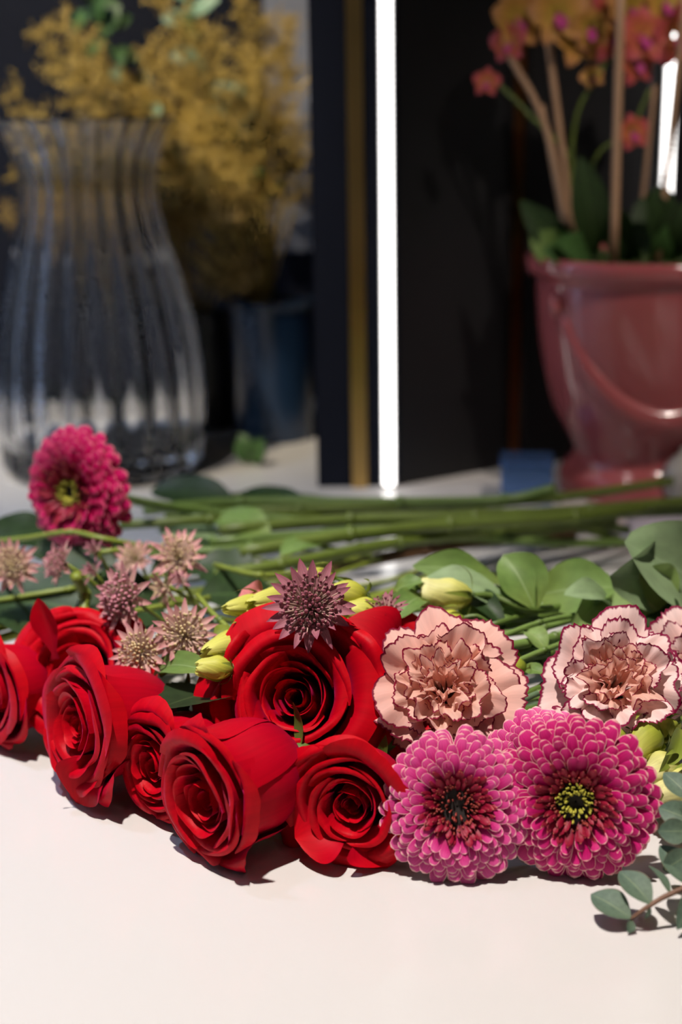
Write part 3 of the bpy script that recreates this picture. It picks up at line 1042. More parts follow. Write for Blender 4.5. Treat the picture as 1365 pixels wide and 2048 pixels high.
rose((-22, 1388), .030, (-.72, -.68, .05), .80, 'red rose cut off by the left picture edge', .30, 3, .3)
def loose_petal(t, a, b, nrm, width, bend, fold, seed=1, twist=.2):
    ribbon_leaf(MB(), P(*a), P(*b), nrm, width, bend, fold, 12, 16, shape=1.5, wave=.06, seed=seed, twist=twist, bw=.35).build('petal', M['rose'], t, world=True)


t = rose((150, 1342), .042, (-.25, -.80, .55), .84, 'open red rose at the back left with one petal standing straight up', .65, 8, 1.1)
loose_petal(t, (112, 1318, .048), (76, 1196, .080), (-.2, -.75, .6), .013, -.05, .5, 2)
t = rose((150, 1452), .038, (-.80, -.58, .12), .94, 'third red rose from the left, one petal curled down onto the counter', .34, 21, .2, stretch=1.3)
loose_petal(t, (232, 1500, .028), (152, 1604, .0035), (-.5, -.8, .2), .026, .10, .5, 3, .5)
rose((303, 1532), .028, (-.72, -.68, .08), .76, 'smallest red rose bud squeezed between two bigger roses in front', .12, 5, .9, stretch=1.3)
rose((402, 1600), .0310, (-.74, -.67, -.04), .96, 'plump red rose furthest forward on the counter with its round side showing', .12, 14, .5, stretch=1.28)
rose((588, 1395), .056, (-.20, -.86, .45), .92, 'largest open red rose on top of the heap under the plum masterwort', .60, 31, .4, extra=((.3, .036, .012, .040, .70, .002), (-.5, .040, .012, .034, .6, .004), (2.6, .034, .008, .044, .7, .001)))
t = rose((700, 1615), .0275, (-.30, -.95, .08), .76, 'red rose resting on the counter against the left pink gerbera', .32, 12, .2, stretch=1.15, extra=((-2.5, .042, .014, .036, .50, .002),))
loose_petal(t, (705, 1640, .016), (590, 1676, .012), (-.2, -.7, .6), .034, .12, .3, 4)
loose_petal(t, (735, 1655, .014), (775, 1732, .002), (.1, -.85, .5), .030, .10, .4, 5)
t = rose((765, 1365), .046, (.10, -.65, .60), .86, 'red rose mostly hidden behind the largest rose and the left carnation', .45, 44, .2)
loose_petal(t, (800, 1345, .055), (688, 1242, .080), (.1, -.7, .7), .034, .16, .3, 7)

# serrated dark rose leaf between the roses
t = thing('rose_leaf', 'almost black serrated leaf between the middle roses', 'leaf', P(445, 1385, .05))
lf = MB()
ribbon_leaf(lf, P(475, 1385, .044), P(316, 1418, .050), (.1, .25, .95), .046, .05, .10, 6, 26, serr=.16)
lf.build('blade', M['leaf_rose'], t, world=True)
tube_px([(475, 1385, .044), (500, 1375, .044), (540, 1365, .045)], .0009, 6).build('leaf_stalk', M['stem_o'], t, world=True)


# ------------------------------------------------------------------ gerberas
def gerbera(px, z, d, R, label, mat='gerb', seed=1, end=None, green=True, dome=1.0):
    r = random.Random(seed)
    d = Vector(d).normalized()
    c = P(px[0], px[1], z) - d * (.20 * R)
    t = thing('gerbera', label, 'gerbera', c, frame(d, r.uniform(0, 6)), group='pink gerberas')
    rings = [  # tip radius, tip height, count, width, base radius, base height, droop
        (1.00, -.06, 26, .235, .30, -.02, .16), (.97, .00, 26, .215, .30, .00, .14), (.92, .055, 28, .19, .28, .03, .12), (.86, .105, 28, .175, .28, .05, .10),
        (.80, .15, 28, .16, .27, .07, .09), (.73, .19, 26, .155, .26, .08, .08), (.66, .225, 24, .15, .25, .09, .07), (.58, .25, 22, .14, .24, .10, .06),
    ]
    for k, (rt, zt_, n, wd, rb, zb, dp) in enumerate(rings):
        meshes = []
        for var in range(3):
            wv = wd * r.uniform(.94, 1.08)
            cup = r.uniform(.10, .22)
            tipc = r.uniform(-.01, .03)

            def fn(u, v):
                x = rb + (rt - rb) * v
                ww = .40 + .60 * sm(0, .62, v)
                if v > .72:
                    ww *= max(0, 1 - ((v - .72) / .28) ** 2.6) ** .5 * .99 + .01
                y = u * wv * .5 * ww
                zz = zb + (zt_ - zb) * v + dp * .8 * math.sin(math.pi * min(v, 1)) * .5
                zz += -cup * wv * .5 * (u * u) * ww + tipc * sm(.7, 1, v)
                return (x, y, zz * dome)
            me = MB().grid(4, 8, fn, 1.7).mesh('petal')
            me.materials.append(M[mat])
            meshes.append(me)
        off = r.uniform(0, 6)
        for i in range(n):
            o_ = link('petal', meshes[i % 3], None, t)
            s_ = R * r.uniform(.955, 1.035)
            o_.scale = (s_, s_ * r.uniform(.92, 1.06), s_)
            o_.rotation_euler = (r.uniform(-.10, .10), r.uniform(-.06, .05), off + 2 * math.pi * (i + r.uniform(-.22, .22)) / n)
    for (rt, zt_, n, wd, rb) in ((.50, .285, 24, .095, .24), (.44, .295, 24, .08, .22), (.385, .29, 24, .065, .2), (.345, .275, 22, .055, .18)):
        def fn(u, v):
            x = rb + (rt - rb) * v
            ww = .5 + .5 * sm(0, .5, v)
            if v > .7:
                ww *= math.sqrt(max(0, 1 - ((v - .7) / .3) ** 2.2)) * .97 + .03
            return (x, u * wd * .5 * ww, (.12 + (zt_ - .12) * v ** .8 - .25 * wd * u * u) * dome)
        me = MB().grid(2, 6, fn).mesh('inner_petal')
        me.materials.append(M['gerb_in'])
        off = r.uniform(0, 6)
        for i in range(n):
            o_ = link('inner_petal', me, None, t)
            s_ = R * r.uniform(.9, 1.08)
            o_.scale = (s_, s_, s_)
            o_.rotation_euler = (r.uniform(-.25, .25), r.uniform(-.12, .12), off + 2 * math.pi * (i + r.uniform(-.3, .3)) / n)
    # disc and florets
    MB().lathe([(.0005, .13 * R), (.10 * R, .14 * R), (.2 * R, .16 * R), (.27 * R, .15 * R), (.33 * R, .08 * R), (.30 * R, -.04 * R), (.12 * R, -.12 * R), (.03 * R, -.18 * R)], 28).build('disc', M['gerb_disc'], t)
    for nm, mt, r0, r1, n in (('floret_ring', 'gerb_fl_g' if green else 'gerb_fl_r', .075, .20, 95 if green else 40), ('floret_ring', 'gerb_fl_r', .20, .31, 100)):
        mb = MB()
        for i in range(n):
            a_, rr = r.uniform(0, 6.283), R * r.uniform(r0, r1)
            b_ = Vector((rr * math.cos(a_), rr * math.sin(a_), .14 * R))
            up = Vector((math.cos(a_) * .35, math.sin(a_) * .35, 1)).normalized()
            L = R * r.uniform(.07, .13)
            w_ = R * r.uniform(.011, .017)
            mb.tube([b_, b_ + up * L * .5, b_ + up * L * .85, b_ + up * L], [w_ * .7, w_, w_ * 1.1, w_ * .35], 5)
        mb.build(nm, M[mt], t, stuff=True)
    MB().lathe([(.0004, -.20 * R), (.10 * R, -.19 * R), (.22 * R, -.12 * R), (.31 * R, -.02 * R), (.28 * R, .02 * R)], 18).build('calyx', M['stem'], t)
    if end is None:
        end = c + Vector((.2, .2, 0))
        end.z = .008
    stem_to(t, c - d * .19 * R, d, end, M['stem'], .0030, .0034)
    return t


gerbera((915, 1614), .0325, (-.06, -.93, .36), .0335, 'paler pink gerbera with dark centre next to the red roses', 'gerb', 4, green=False)
gerbera((1152, 1606), .0350, (-.20, -.96, .22), .0362, 'deep pink gerbera with yellow-green centre at the front right', 'gerb2', 7)
gerbera((1082, 1548), .0370, (-.25, -.82, .50), .0300, 'pink gerbera behind the two front ones, only its top showing', 'gerb', 9)
gc = PY(140, 985, .83)
gerbera((138, 985), gc.z, (-.52, -.84, .10), .0405, 'crimson gerbera raised on its side before the glass vase', 'gerb3', 13, end=(.35, 1.02, .02), dome=1.25)


# ------------------------------------------------------------------ carnations
def carnation(px, z, d, S, label, pale=False, seed=1, end=None, spin=0):
    r = random.Random(seed)
    d = Vector(d).normalized()
    c = P(px[0], px[1], z) - d * (.030 * S)
    t = thing('carnation', label, 'carnation', c, frame(d, spin), group='pale pink carnations')
    mo = M['carn2'] if pale else M['carn']
    layers = [  # n, profile, half-angle, ruffle amp, freq, mat
        (5, [(.003, 0), (.006, .017), (.018, .0225), (.028, .0215), (.0365, .0185)], .92, .0022, 3.6, mo),
        (5, [(.003, 0), (.006, .018), (.016, .0255), (.0255, .0265), (.0335, .0262)], .90, .0028, 4.0, mo),
        (5, [(.0028, 0), (.0055, .018), (.0140, .0285), (.0215, .0320), (.0275, .0330)], .90, .0032, 4.4, mo),
        (6, [(.0025, 0), (.005, .018), (.0115, .0300), (.0175, .0345), (.0225, .0360)], .86, .0034, 5.0, M['carn_in'] if not pale else mo),
        (6, [(.002, 0), (.004, .018), (.0085, .0300), (.0135, .0360), (.0180, .0375)], .90, .0034, 5.5, M['carn_in']),
        (5, [(.0015, 0), (.003, .018), (.0060, .0300), (.0095, .0365), (.0130, .0385)], 1.05, .0032, 6, M['carn_in']),
        (4, [(.0010, 0), (.002, .018), (.0038, .0290), (.0058, .0355), (.0080, .0378)], 1.3, .0026, 6.5, M['carn_in']),
    ]
    for li, (n, prof_, W, amp, fq, mt) in enumerate(layers):
        off = r.uniform(0, 6)
        for i in range(n):
            th = off + 2 * math.pi * (i + r.uniform(-.22, .22)) / n
            ph = [r.uniform(0, 6.28) for _ in range(6)]
            sc_ = r.uniform(.84, 1.12)
            lift = r.uniform(-.0060, .0060) * (1 if li < 4 else .5)
            tw = r.uniform(-.25, .25)
            am = amp * r.uniform(.6, 1.35)
            Wp = W * r.uniform(.85, 1.15)

            def fn(u, v):
                teeth = abs(((u * 9.5 + ph[0]) % 1.0) - .5) * 2
                teeth2 = abs(((u * 17 + ph[3]) % 1.0) - .5) * 2
                smax = 1 - .24 * abs(u) ** 2.2 - (.038 + .022 * math.sin(3.3 * u + ph[5])) * teeth - .026 * teeth2 - .02 * abs(math.sin(23 * u + ph[4])) + .05 * math.sin(4.3 * u + ph[1])
                tt = v * smax
                rr, zz = curve2(prof_, min(tt, 1))
                wd = .16 + .84 * sm(.30, .78, tt)
                phi = th + Wp * wd * u + tw * sm(.5, 1, tt) * .3
                f = sm(.42, 1.0, tt)
                w1 = math.sin(fq * u + ph[2] + 1.2 * tt) + .55 * math.sin(fq * 1.9 * u + ph[4]) + .18 * math.sin(fq * 4.1 * u + ph[5])
                zz += am * f * w1 + lift * f
                rr += am * f * .75 * math.sin(fq * 1.2 * u + ph[4] + 1) + am * .4 * f * math.sin(fq * 2.3 * u + ph[5])
                rr = .001 + (rr - .001) * (1 + (sc_ - 1) * f)
                return Vector((rr * math.cos(phi), rr * math.sin(phi), zz)) * S
            MB().grid(44, 11, fn).build('petal', mt, t)
    MB().lathe([(.0004, -.006 * S), (.0045 * S, -.005 * S), (.0065 * S, .002 * S), (.0072 * S, .016 * S), (.0060 * S, .018 * S)], 16).build('calyx', M['stem_b'], t)
    if end is None:
        end = c + Vector((.22, .20, 0))
        end.z = .015
    stem_to(t, c - d * .004, d, end, M['stem_b'], .0026, .0028)
    return t


carnation((888, 1372), .064, (-.12, -.76, .64), 1.04, 'peach-pink carnation with wine red edges above the left gerbera', False, 6)
carnation((1234, 1362), .062, (.02, -.74, .67), 1.02, 'whitish pink carnation with broad wine red edges at the right', True, 10)
carnation((1405, 1350), .050, (.2, -.82, .5), .95, 'pale carnation whose petals just enter at the right picture edge', True, 15)


# ------------------------------------------------------------------ masterworts (astrantia)
def masterwort(px, z, d, R, label, seed=1, dark=0, end=None, nb=20, spread=1.0, nf=85, group='masterwort flower heads', stem=True):
    r = random.Random(seed)
    d = Vector(d).normalized()
    c = P(px[0], px[1], z)
    t = thing('masterwort', label, 'masterwort', c, frame(d, r.uniform(0, 6)), group=group)
    bm_ = M['bract_d'] if dark == 1 else M['bract']
    fm = (M['flor'], M['flor_d'], M['flor_p'])[dark]
    for i in range(nb):
        a_ = 2 * math.pi * (i + r.uniform(-.2, .2)) / nb
        o_ = Vector((math.cos(a_), math.sin(a_), 0))
        el = (.18 + .42 * r.random()) * (2 - spread) if i % 2 else (.02 + .30 * r.random()) * (2 - spread)
        L = R * r.uniform(.86, 1.06)
        dirb = (o_ * math.cos(el) + Vector((0, 0, math.sin(el))))
        ribbon_leaf(MB(), o_ * R * .06, dirb * L, (0, 0, 1), R * r.uniform(.20, .27), r.uniform(.0, .08), .35, 4, 8, shape=.85, bw=.3, seed=i).build('bract', bm_, t)
    mb, mk = MB(), MB()
    for i in range(nf):
        u = (i + .5) / nf
        th = i * 2.39996
        el = math.radians(88 - 74 * u ** .75)
        L = R * r.uniform(.50, .74)
        dd = Vector((math.cos(th) * math.cos(el), math.sin(th) * math.cos(el), math.sin(el)))
        a0, a1 = dd * R * .10, dd * L
        mk.tube([a0, a1], [R * .010, R * .015], 4, False)
        mb.ball(a1, R * r.uniform(.034, .055), 5, 3, (1, 1, 1.2))
    fo = mb.build('florets', fm, t, stuff=True)
    sub(fo, mk.build('floret_stalks', M['stalk_c'], t, stuff=True))
    MB().lathe([(.0003, -.10 * R), (.05 * R, -.09 * R), (.11 * R, 0), (.08 * R, .12 * R), (.0003, .15 * R)], 10).build('receptacle', M['stem_y'], t)
    if stem:
        if end is None:
            end = c + Vector((.16, .16, 0))
            end.z = .03
        stem_to(t, c - d * .09 * R, d, end, M['stem_y'], .0011, .0015)
    return t


masterwort((622, 1216), .094, (.02, -.80, .58), .0228, 'dark plum masterwort head on top of the largest rose', 2, 1, nf=130, nb=22)
masterwort((356, 1116), .082, (.12, -.72, .68), .0180, 'highest masterwort head, cream with pink star tips', 5, 0, nf=60)
masterwort((258, 1198), .075, (-.62, -.70, .30), .0205, 'round mauve-pink masterwort head seen from its side', 8, 2, nf=120, spread=.75)
masterwort((368, 1270), .068, (.10, -.82, .55), .0182, 'dusty pink masterwort head right of the back left rose', 11, 0, nf=70)
masterwort((284, 1305), .060, (-.20, -.80, .52), .0165, 'lowest masterwort head, half tucked behind the red roses', 14, 0, nf=80)
masterwort((24, 1132), .072, (.10, -.88, .35), .0170, 'blurred masterwort head at the left picture edge', 17, 0, nf=80)
masterwort((128, 1128), .078, (-.70, -.45, .35), .0150, 'blurred masterwort head below the crimson gerbera', 20, 2, spread=.4)
masterwort((272, 1118), .070, (-.3, -.7, .6), .0130, 'faint masterwort head behind the round mauve one', 23, 0, nf=50)
masterwort((335, 1175), .074, (-.55, -.60, -.10), .0120, 'small pale masterwort head nodding between two bigger heads', 26, 0, nf=40, spread=.3, nb=14)
masterwort((775, 1228), .080, (-.2, -.2, .9), .0135, 'reddish masterwort seen edge-on behind the largest rose', 29, 1, nf=40, spread=.5, nb=14)
for px, py, zz, lab in ((192, 1103, .078, 'upper of two closed crimson masterwort buds'), (190, 1147, .074, 'lower of two closed crimson masterwort buds'),
                        (365, 1165, .074, 'dark maroon masterwort bud under the highest head')):
    masterwort((px, py), zz, (-.4, -.5, .7), .0085, lab, px, 1, nf=24, nb=12, spread=-.6, group='masterwort buds')


# ------------------------------------------------------------------ lisianthus: buds, leaves, stems
def bud_parts(t, tip, base, rad, mat='bud', seed=1, open_=.25, n=4, turns=1.3, sep=True):
    r = random.Random(seed)
    A, B = Vector(base), Vector(tip)
    ax = B - A
    L = ax.length
    fr = frame(ax, r.uniform(0, 6))
    for i in range(n):
        th0 = 2 * math.pi * i / n
        ph = r.uniform(0, 6)

        def fn(u, v):
            pr = (math.sin(math.pi * min(v * .86 + .05, 1) ** .80)) ** .8
            rr = rad * (pr * (1 - open_ * .4) + open_ * .75 * sm(.65, 1, v))
            rr *= 1 + .13 * u * sm(.05, .4, v)
            rr += rad * .10 * sm(.7, 1, v) * math.sin(6 * u + ph)
            vv = v * (1 - .10 * abs(u) ** 2 - .05 * math.sin(7 * u + ph) * sm(.6, 1, v))
            phi = th0 + turns * v + 1.05 * u
            return A + fr @ Vector((rr * math.cos(phi), rr * math.sin(phi), L * vv))
        MB().grid(8, 10, fn).build('bud_petal', M[mat], t, world=True)
    if sep:
        for i in range(4):
            a_ = i * 1.571 + .5
            o_ = fr @ Vector((math.cos(a_), math.sin(a_), 0))
            S0 = A + o_ * rad * .25
            S1 = A + o_ * rad * r.uniform(1.2, 1.7) + ax * r.uniform(.35, .75)
            ribbon_leaf(MB(), S0, S1, o_, rad * .34, .22, .2, 2, 6, shape=.6, bw=.5).build('sepal', M['stem_y'], t, world=True)


def lisianthus(label, stem_pts, buds=(), leaves=(), r0=.0016, r1=.0026, stem_mat='stem', group='lisianthus stems'):
    """stem_pts (px,py,z) from flower end to cut end; buds (tip, base, rad, mat, open); leaves (base, tip, nrm, width, bend, fold, mat)"""
    t = thing('lisianthus', label, 'lisianthus', P(*stem_pts[-1]), group=group)
    tube_px(stem_pts, (r0, r1)).build('stem', M[stem_mat], t, world=True)
    for i, (tp, bs, rad, mt, op) in enumerate(buds):
        b_, t_ = P(*bs), P(*tp)
        bud_parts(t, t_, b_, rad, mt, i * 7 + int(tp[0]), op)
        near = min((P(*q) for q in stem_pts), key=lambda q: (q - b_).length)
        if (near - b_).length > .004:
            MB().tube(spline([b_, (b_ + near) / 2 + Vector((0, 0, .003)), near], 4), [.0011] * 9, 6).build('side_stem', M[stem_mat], t, world=True)
    for i, (bs, tp, nrm, wd, bend, fold, mt) in enumerate(leaves):
        ribbon_leaf(MB(), P(*bs), P(*tp), nrm, wd, bend, fold + .12, 8, 14, seed=i, wave=.07, twist=(.9, -.7, .5, -1.0, .7)[i % 5], tipcurl=(-.25, .2, -.35, .15, .3)[i % 5]).build('leaf', M[mt], t, world=True)
    return t


lisianthus('lisianthus with a big half-open pale yellow bud', [(938, 1192, .072), (985, 1192, .070), (1070, 1220, .062), (1190, 1200, .05), (1420, 1170, .03)],
           [((838, 1188, .074), (944, 1192, .073), .0108, 'bud_p', .55)],
           [((1072, 1222, .062), (1010, 1106, .088), (.35, -.9, .2), .027, .05, .25, 'leaf'), ((1072, 1222, .062), (1058, 1120, .080), (-.5, -.8, .1), .018, .14, .3, 'leaf_l'),
            ((1075, 1215, .060), (905, 1236, .058), (0, -.5, .85), .022, .08, .2, 'leaf'), ((1010, 1200, .066), (815, 1172, .074), (0, -.35, .9), .026, .10, .15, 'leaf_pale'),
            ((1010, 1170, .066), (820, 1142, .078), (0, -.5, .85), .018, .13, .2, 'leaf')])
lisianthus('lisianthus with a broad rounded leaf beside the carnation', [(985, 1250, .062), (1100, 1215, .055), (1200, 1190, .048), (1440, 1140, .03)],
           [((868, 1248, .066), (925, 1236, .066), .0055, 'bud', .2)],
           [((1075, 1190, .060), (1240, 1172, .068), (0, -.75, .6), .033, .08, .15, 'leaf'), ((1225, 1215, .058), (1125, 1195, .070), (0, -.5, .85), .020, .16, .2, 'leaf_pale'),
            ((1200, 1190, .052), (1150, 1262, .056), (.2, -.7, .6), .020, .14, .2, 'leaf_l')])
lisianthus('lisianthus with three yellow buds behind the plum masterwort', [(745, 1215, .078), (790, 1195, .075), (860, 1170, .072), (960, 1175, .066), (1150, 1180, .05), (1420, 1100, .03)],
           [((690, 1225, .082), (758, 1228, .078), .0080, 'bud', .25), ((650, 1192, .090), (728, 1190, .084), .0075, 'bud', .2), ((588, 1152, .094), (670, 1155, .088), .0048, 'bud', .15)],
           [((790, 1180, .076), (850, 1162, .082), (0, -.5, .8), .012, .05, .2, 'leaf'), ((850, 1200, .070), (780, 1250, .066), (0, -.6, .7), .016, .25, .2, 'leaf'),
            ((930, 1180, .068), (1010, 1250, .060), (0, -.7, .7), .014, .10, .2, 'leaf_d')])
lisianthus('lisianthus with two slim yellow buds left of the plum masterwort', [(590, 1215, .084), (650, 1230, .076), (760, 1240, .06), (960, 1260, .05), (1160, 1215, .04), (1430, 1160, .025)],
           [((448, 1218, .086), (535, 1208, .083), .0055, 'bud', .12), ((500, 1212, .088), (598, 1190, .084), .0075, 'bud', .2)],
           [((560, 1240, .078), (500, 1255, .080), (0, -.6, .8), .010, .1, .25, 'stem')])
lisianthus('lisianthus with two yellow buds pointing left beside the largest rose', [(500, 1290, .070), (560, 1300, .06), (700, 1320, .05), (950, 1330, .035), (1180, 1270, .03), (1440, 1200, .02)],
           [((410, 1310, .072), (500, 1278, .070), .0078, 'bud', .2), ((392, 1336, .068), (465, 1338, .066), .0062, 'bud', .3)],
           [((440, 1350, .060), (300, 1340, .050), (0, -.5, .8), .014, .1, .2, 'leaf'), ((470, 1260, .070), (430, 1288, .066), (0, -.6, .8), .012, .15, .2, 'stem_y')])
lisianthus('lisianthus with a curled pale leaf at the right edge', [(1120, 1290, .050), (1240, 1240, .055), (1300, 1200, .05), (1440, 1150, .035)], [],
           [((1330, 1165, .062), (1237, 1150, .085), (0, -.9, .4), .040, .06, .12, 'leaf_pale'), ((1440, 1190, .058), (1238, 1085, .098), (0, -.85, .5), .050, .06, .10, 'leaf_pale'),
            ((1340, 1240, .055), (1240, 1165, .075), (.1, -.9, .3), .046, .05, .10, 'leaf_l'), ((1315, 1205, .062), (1365, 1290, .05), (-.3, -.8, .4), .020, .1, .3, 'leaf_d'),
            ((1320, 1290, .045), (1300, 1255, .058), (0, -.9, .3), .018, .1, .3, 'leaf_d')])
lisianthus('lisianthus with plump green-yellow buds under the right carnation', [(1345, 1450, .045), (1380, 1430, .042), (1450, 1380, .03)],
           [((1338, 1478, .041), (1325, 1448, .045), .0075, 'bud_g', .1), ((1272, 1520, .036), (1300, 1452, .044), .0095, 'bud_g', .1), ((1222, 1492, .040), (1240, 1462, .044), .0062, 'bud_g', .15)],
           [((1365, 1455, .044), (1325, 1540, .038), (0, -.9, .3), .010, .1, .2, 'stem_y')])
lisianthus('lisianthus with pale yellow opening buds at the lower right edge', [(1375, 1520, .035), (1420, 1490, .03), (1480, 1450, .02)],
           [((1300, 1560, .030), (1352, 1520, .036), .0085, 'bud_p', .35), ((1318, 1602, .024), (1390, 1555, .030), .0100, 'bud_p', .3)], [])
lisianthus('lisianthus with a small round green bud by the left carnation', [(1030, 1400, .05), (1110, 1360, .045), (1230, 1290, .04), (1440, 1210, .025)],
           [((1003, 1378, .052), (1032, 1392, .050), .0048, 'bud_g', .1), ((998, 1345, .056), (1048, 1332, .054), .0055, 'bud_g', .12)],
           [((1048, 1335, .054), (1092, 1348, .054), (0, -.6, .7), .008, .05, .2, 'leaf'), ((1095, 1300, .054), (1050, 1262, .060), (.2, -.7, .6), .012, .15, .3, 'leaf_l')])
# more stems of the front bunch, each its own
rnd = random.Random(77)
front = [((980, 1300, .06), (1110, 1275, .055), (1250, 1240, .05), (1440, 1190, .04)), ((985, 1330, .05), (1100, 1305, .05), (1250, 1280, .045), (1440, 1240, .03)),
         ((990, 1270, .055), (1090, 1255, .055), (1230, 1215, .045), (1440, 1165, .03)), ((1000, 1410, .04), (1090, 1375, .04), (1210, 1330, .035), (1440, 1250, .02)),
         ((980, 1360, .045), (1090, 1330, .042), (1220, 1300, .04), (1440, 1230, .02)), ((1000, 1235, .055), (1120, 1240, .05), (1270, 1225, .04), (1440, 1200, .03)),
         ((960, 1390, .03), (1090, 1395, .03), (1220, 1360, .02), (1440, 1290, .01)), ((700, 1300, .05), (900, 1260, .05), (1120, 1205, .04), (1440, 1130, .02)),
         ((650, 1260, .05), (860, 1215, .05), (1100, 1190, .045), (1440, 1120, .02)), ((1230, 1290, .045), (1300, 1260, .045), (1360, 1240, .04), (1450, 1210, .03)),
         ((1210, 1250, .05), (1290, 1230, .048), (1450, 1195, .04)), ((430, 1370, .045), (620, 1340, .04), (900, 1320, .03), (1200, 1250, .02)),
         ((380, 1330, .05), (560, 1290, .05), (800, 1260, .04), (1150, 1200, .02)), ((420, 1240, .06), (520, 1270, .055), (700, 1280, .05), (1000, 1240, .03)),
         ((395, 1190, .07), (440, 1240, .065), (520, 1290, .055), (760, 1300, .03)),
         ((975, 1285, .062), (1080, 1245, .062), (1200, 1222, .056), (1440, 1180, .04)), ((985, 1345, .058), (1090, 1300, .058), (1210, 1262, .05), (1440, 1215, .03)),
         ((1000, 1425, .046), (1080, 1385, .048), (1200, 1345, .04), (1440, 1270, .02)), ((990, 1318, .028), (1110, 1290, .026), (1250, 1262, .02), (1440, 1225, .01)),
         ((960, 1352, .022), (1100, 1318, .02), (1240, 1296, .014), (1440, 1262, .006)), ((985, 1256, .03), (1110, 1230, .03), (1240, 1206, .02), (1440, 1175, .01))]
words = ['behind the left carnation', 'between the two carnations', 'below the broad leaf', 'low beside the right gerbera', 'in the middle of the gap between the carnations', 'over the other stems between the carnations',
         'lowest on the counter between the carnations', 'running under the pale yellow bud', 'running under the curled leaf', 'right of the right carnation', 'leaving the right edge above the right carnation',
         'just over the dark rose leaf', 'between yellow buds and masterworts', 'under the pink petals', 'sloping down from the highest masterwort',
         'highest of those just right of the left carnation', 'crossing in front between the carnations', 'lowest in front of the dark gap above the gerberas',
         'deep in the dark gap between the carnations', 'touching the counter in the gap between the carnations', 'half hidden under the big rounded leaf']
for i, pts in enumerate(front):
    t = thing('flower_stem', ('blue-green ' if i % 4 == 1 else 'green ') + 'cut stem ' + words[i], 'stem', P(*pts[-1]), group='stems of the front bunch')
    rr = rnd.uniform(.0016, .0028) if i < 12 else .0014
    o = tube_px(list(pts), (rr, rr * 1.15)).build('stalk', M['stem_b' if i % 4 == 1 else ('stem_y' if 11 < i < 15 else 'stem_l')], t, world=True)
    q = spline([P(*p_) for p_ in pts], 5)
    for f in (.35, .6):
        c = q[int(f * (len(q) - 1))]
        n1 = q[int(f * (len(q) - 1)) + 1]
        dd = (n1 - c).normalized()
        MB().tube([c - dd * .002, c, c + dd * .002], [rr, rr * 1.35, rr], 8).build('node', M['stem'], t, world=True)
        if i < 12 and rnd.random() < .2:
            e = (-dd + Vector((rnd.uniform(-.4, .4), rnd.uniform(-.5, .2), rnd.uniform(.1, .6)))).normalized() * rnd.uniform(.012, .026)
            ribbon_leaf(MB(), c, c + e, (0, -.6, .8), rnd.uniform(.006, .012), .15, .25, 4, 8).build('leaf', M[rnd.choice(['leaf', 'leaf_l', 'leaf_d'])], t, world=True)

# pink ruffled petals of a small flower by the slim buds
t = thing('pink_flower', 'small coral pink ruffled flower behind the slim yellow buds', 'flower', P(520, 1235, .078))
for a, b, wd in (((525, 1215, .080), (485, 1178, .088), .016), ((525, 1225, .078), (520, 1180, .090), .016), ((530, 1238, .076), (478, 1262, .074), .018), ((530, 1240, .076), (510, 1275, .072), .018), ((535, 1240, .076), (550, 1262, .074), .016), ((540, 1225, .078), (555, 1200, .084), .014)):
    ribbon_leaf(MB(), P(*a), P(*b), (0, -.8, .6), wd, .15, .2, 8, 10, shape=1.5, wave=.18, seed=wd * 1e5).build('petal', M['pinkp'], t, world=True)
tube_px([(530, 1232, .076), (600, 1260, .06), (760, 1280, .04)], .0012, 6).build('stem', M['stem'], t, world=True)

# ------------------------------------------------------------------ back bunch: long stems across the counter
back = [((290, 1020, .05), (480, 1005, .045), (800, 1005, .04), (1010, 1000, .04), (1112, 978, .05)), ((330, 1030, .04), (600, 1018, .04), (900, 1010, .035), (1120, 995, .03), (1345, 962, .03)),
        ((440, 1060, .05), (700, 1040, .045), (950, 1035, .04), (1180, 1020, .035), (1420, 1000, .03)), ((420, 1085, .05), (700, 1065, .045), (980, 1048, .04), (1200, 1030, .03), (1420, 1018, .02)),
        ((480, 1105, .05), (700, 1070, .05), (900, 1050, .045), (1150, 1035, .04), (1300, 1015, .03)), ((430, 1150, .05), (560, 1130, .05), (800, 1085, .04), (1000, 1062, .03), (1230, 1045, .02)),
        ((300, 1110, .05), (500, 1095, .05), (760, 1060, .04), (1100, 1045, .02), (1260, 1060, .01)), ((240, 1050, .05), (420, 1040, .05), (700, 1030, .03), (1000, 1025, .02), (1240, 1020, .01)),
        ((640, 1150, .02), (800, 1105, .02), (960, 1085, .015), (1150, 1070, .01)), ((560, 1165, .02), (760, 1120, .02), (980, 1080, .015), (1130, 1062, .01)),
        ((600, 1120, .04), (800, 1082, .03), (1000, 1072, .02), (1180, 1058, .01)), ((350, 1000, .03), (560, 990, .02), (800, 1020, .02), (1080, 1040, .02), (1240, 1078, .006))]
bw_ = ['topmost long olive stem ending left of the pink pot', 'long olive stem rising in front of the pink pot', 'long stem running out at the right edge under the pot', 'second long stem running out at the right edge',
       'thick long stem in the middle of the back bunch', 'lowest long green stem of the back bunch', 'long stem ending over the lilac paper', 'long stem starting at the crimson gerbera',
       'lowest brown woody stem under the back bunch', 'second brown woody stem under the back bunch', 'short olive stem above the brown stems', 'long stem crossing the others near the glass vase']
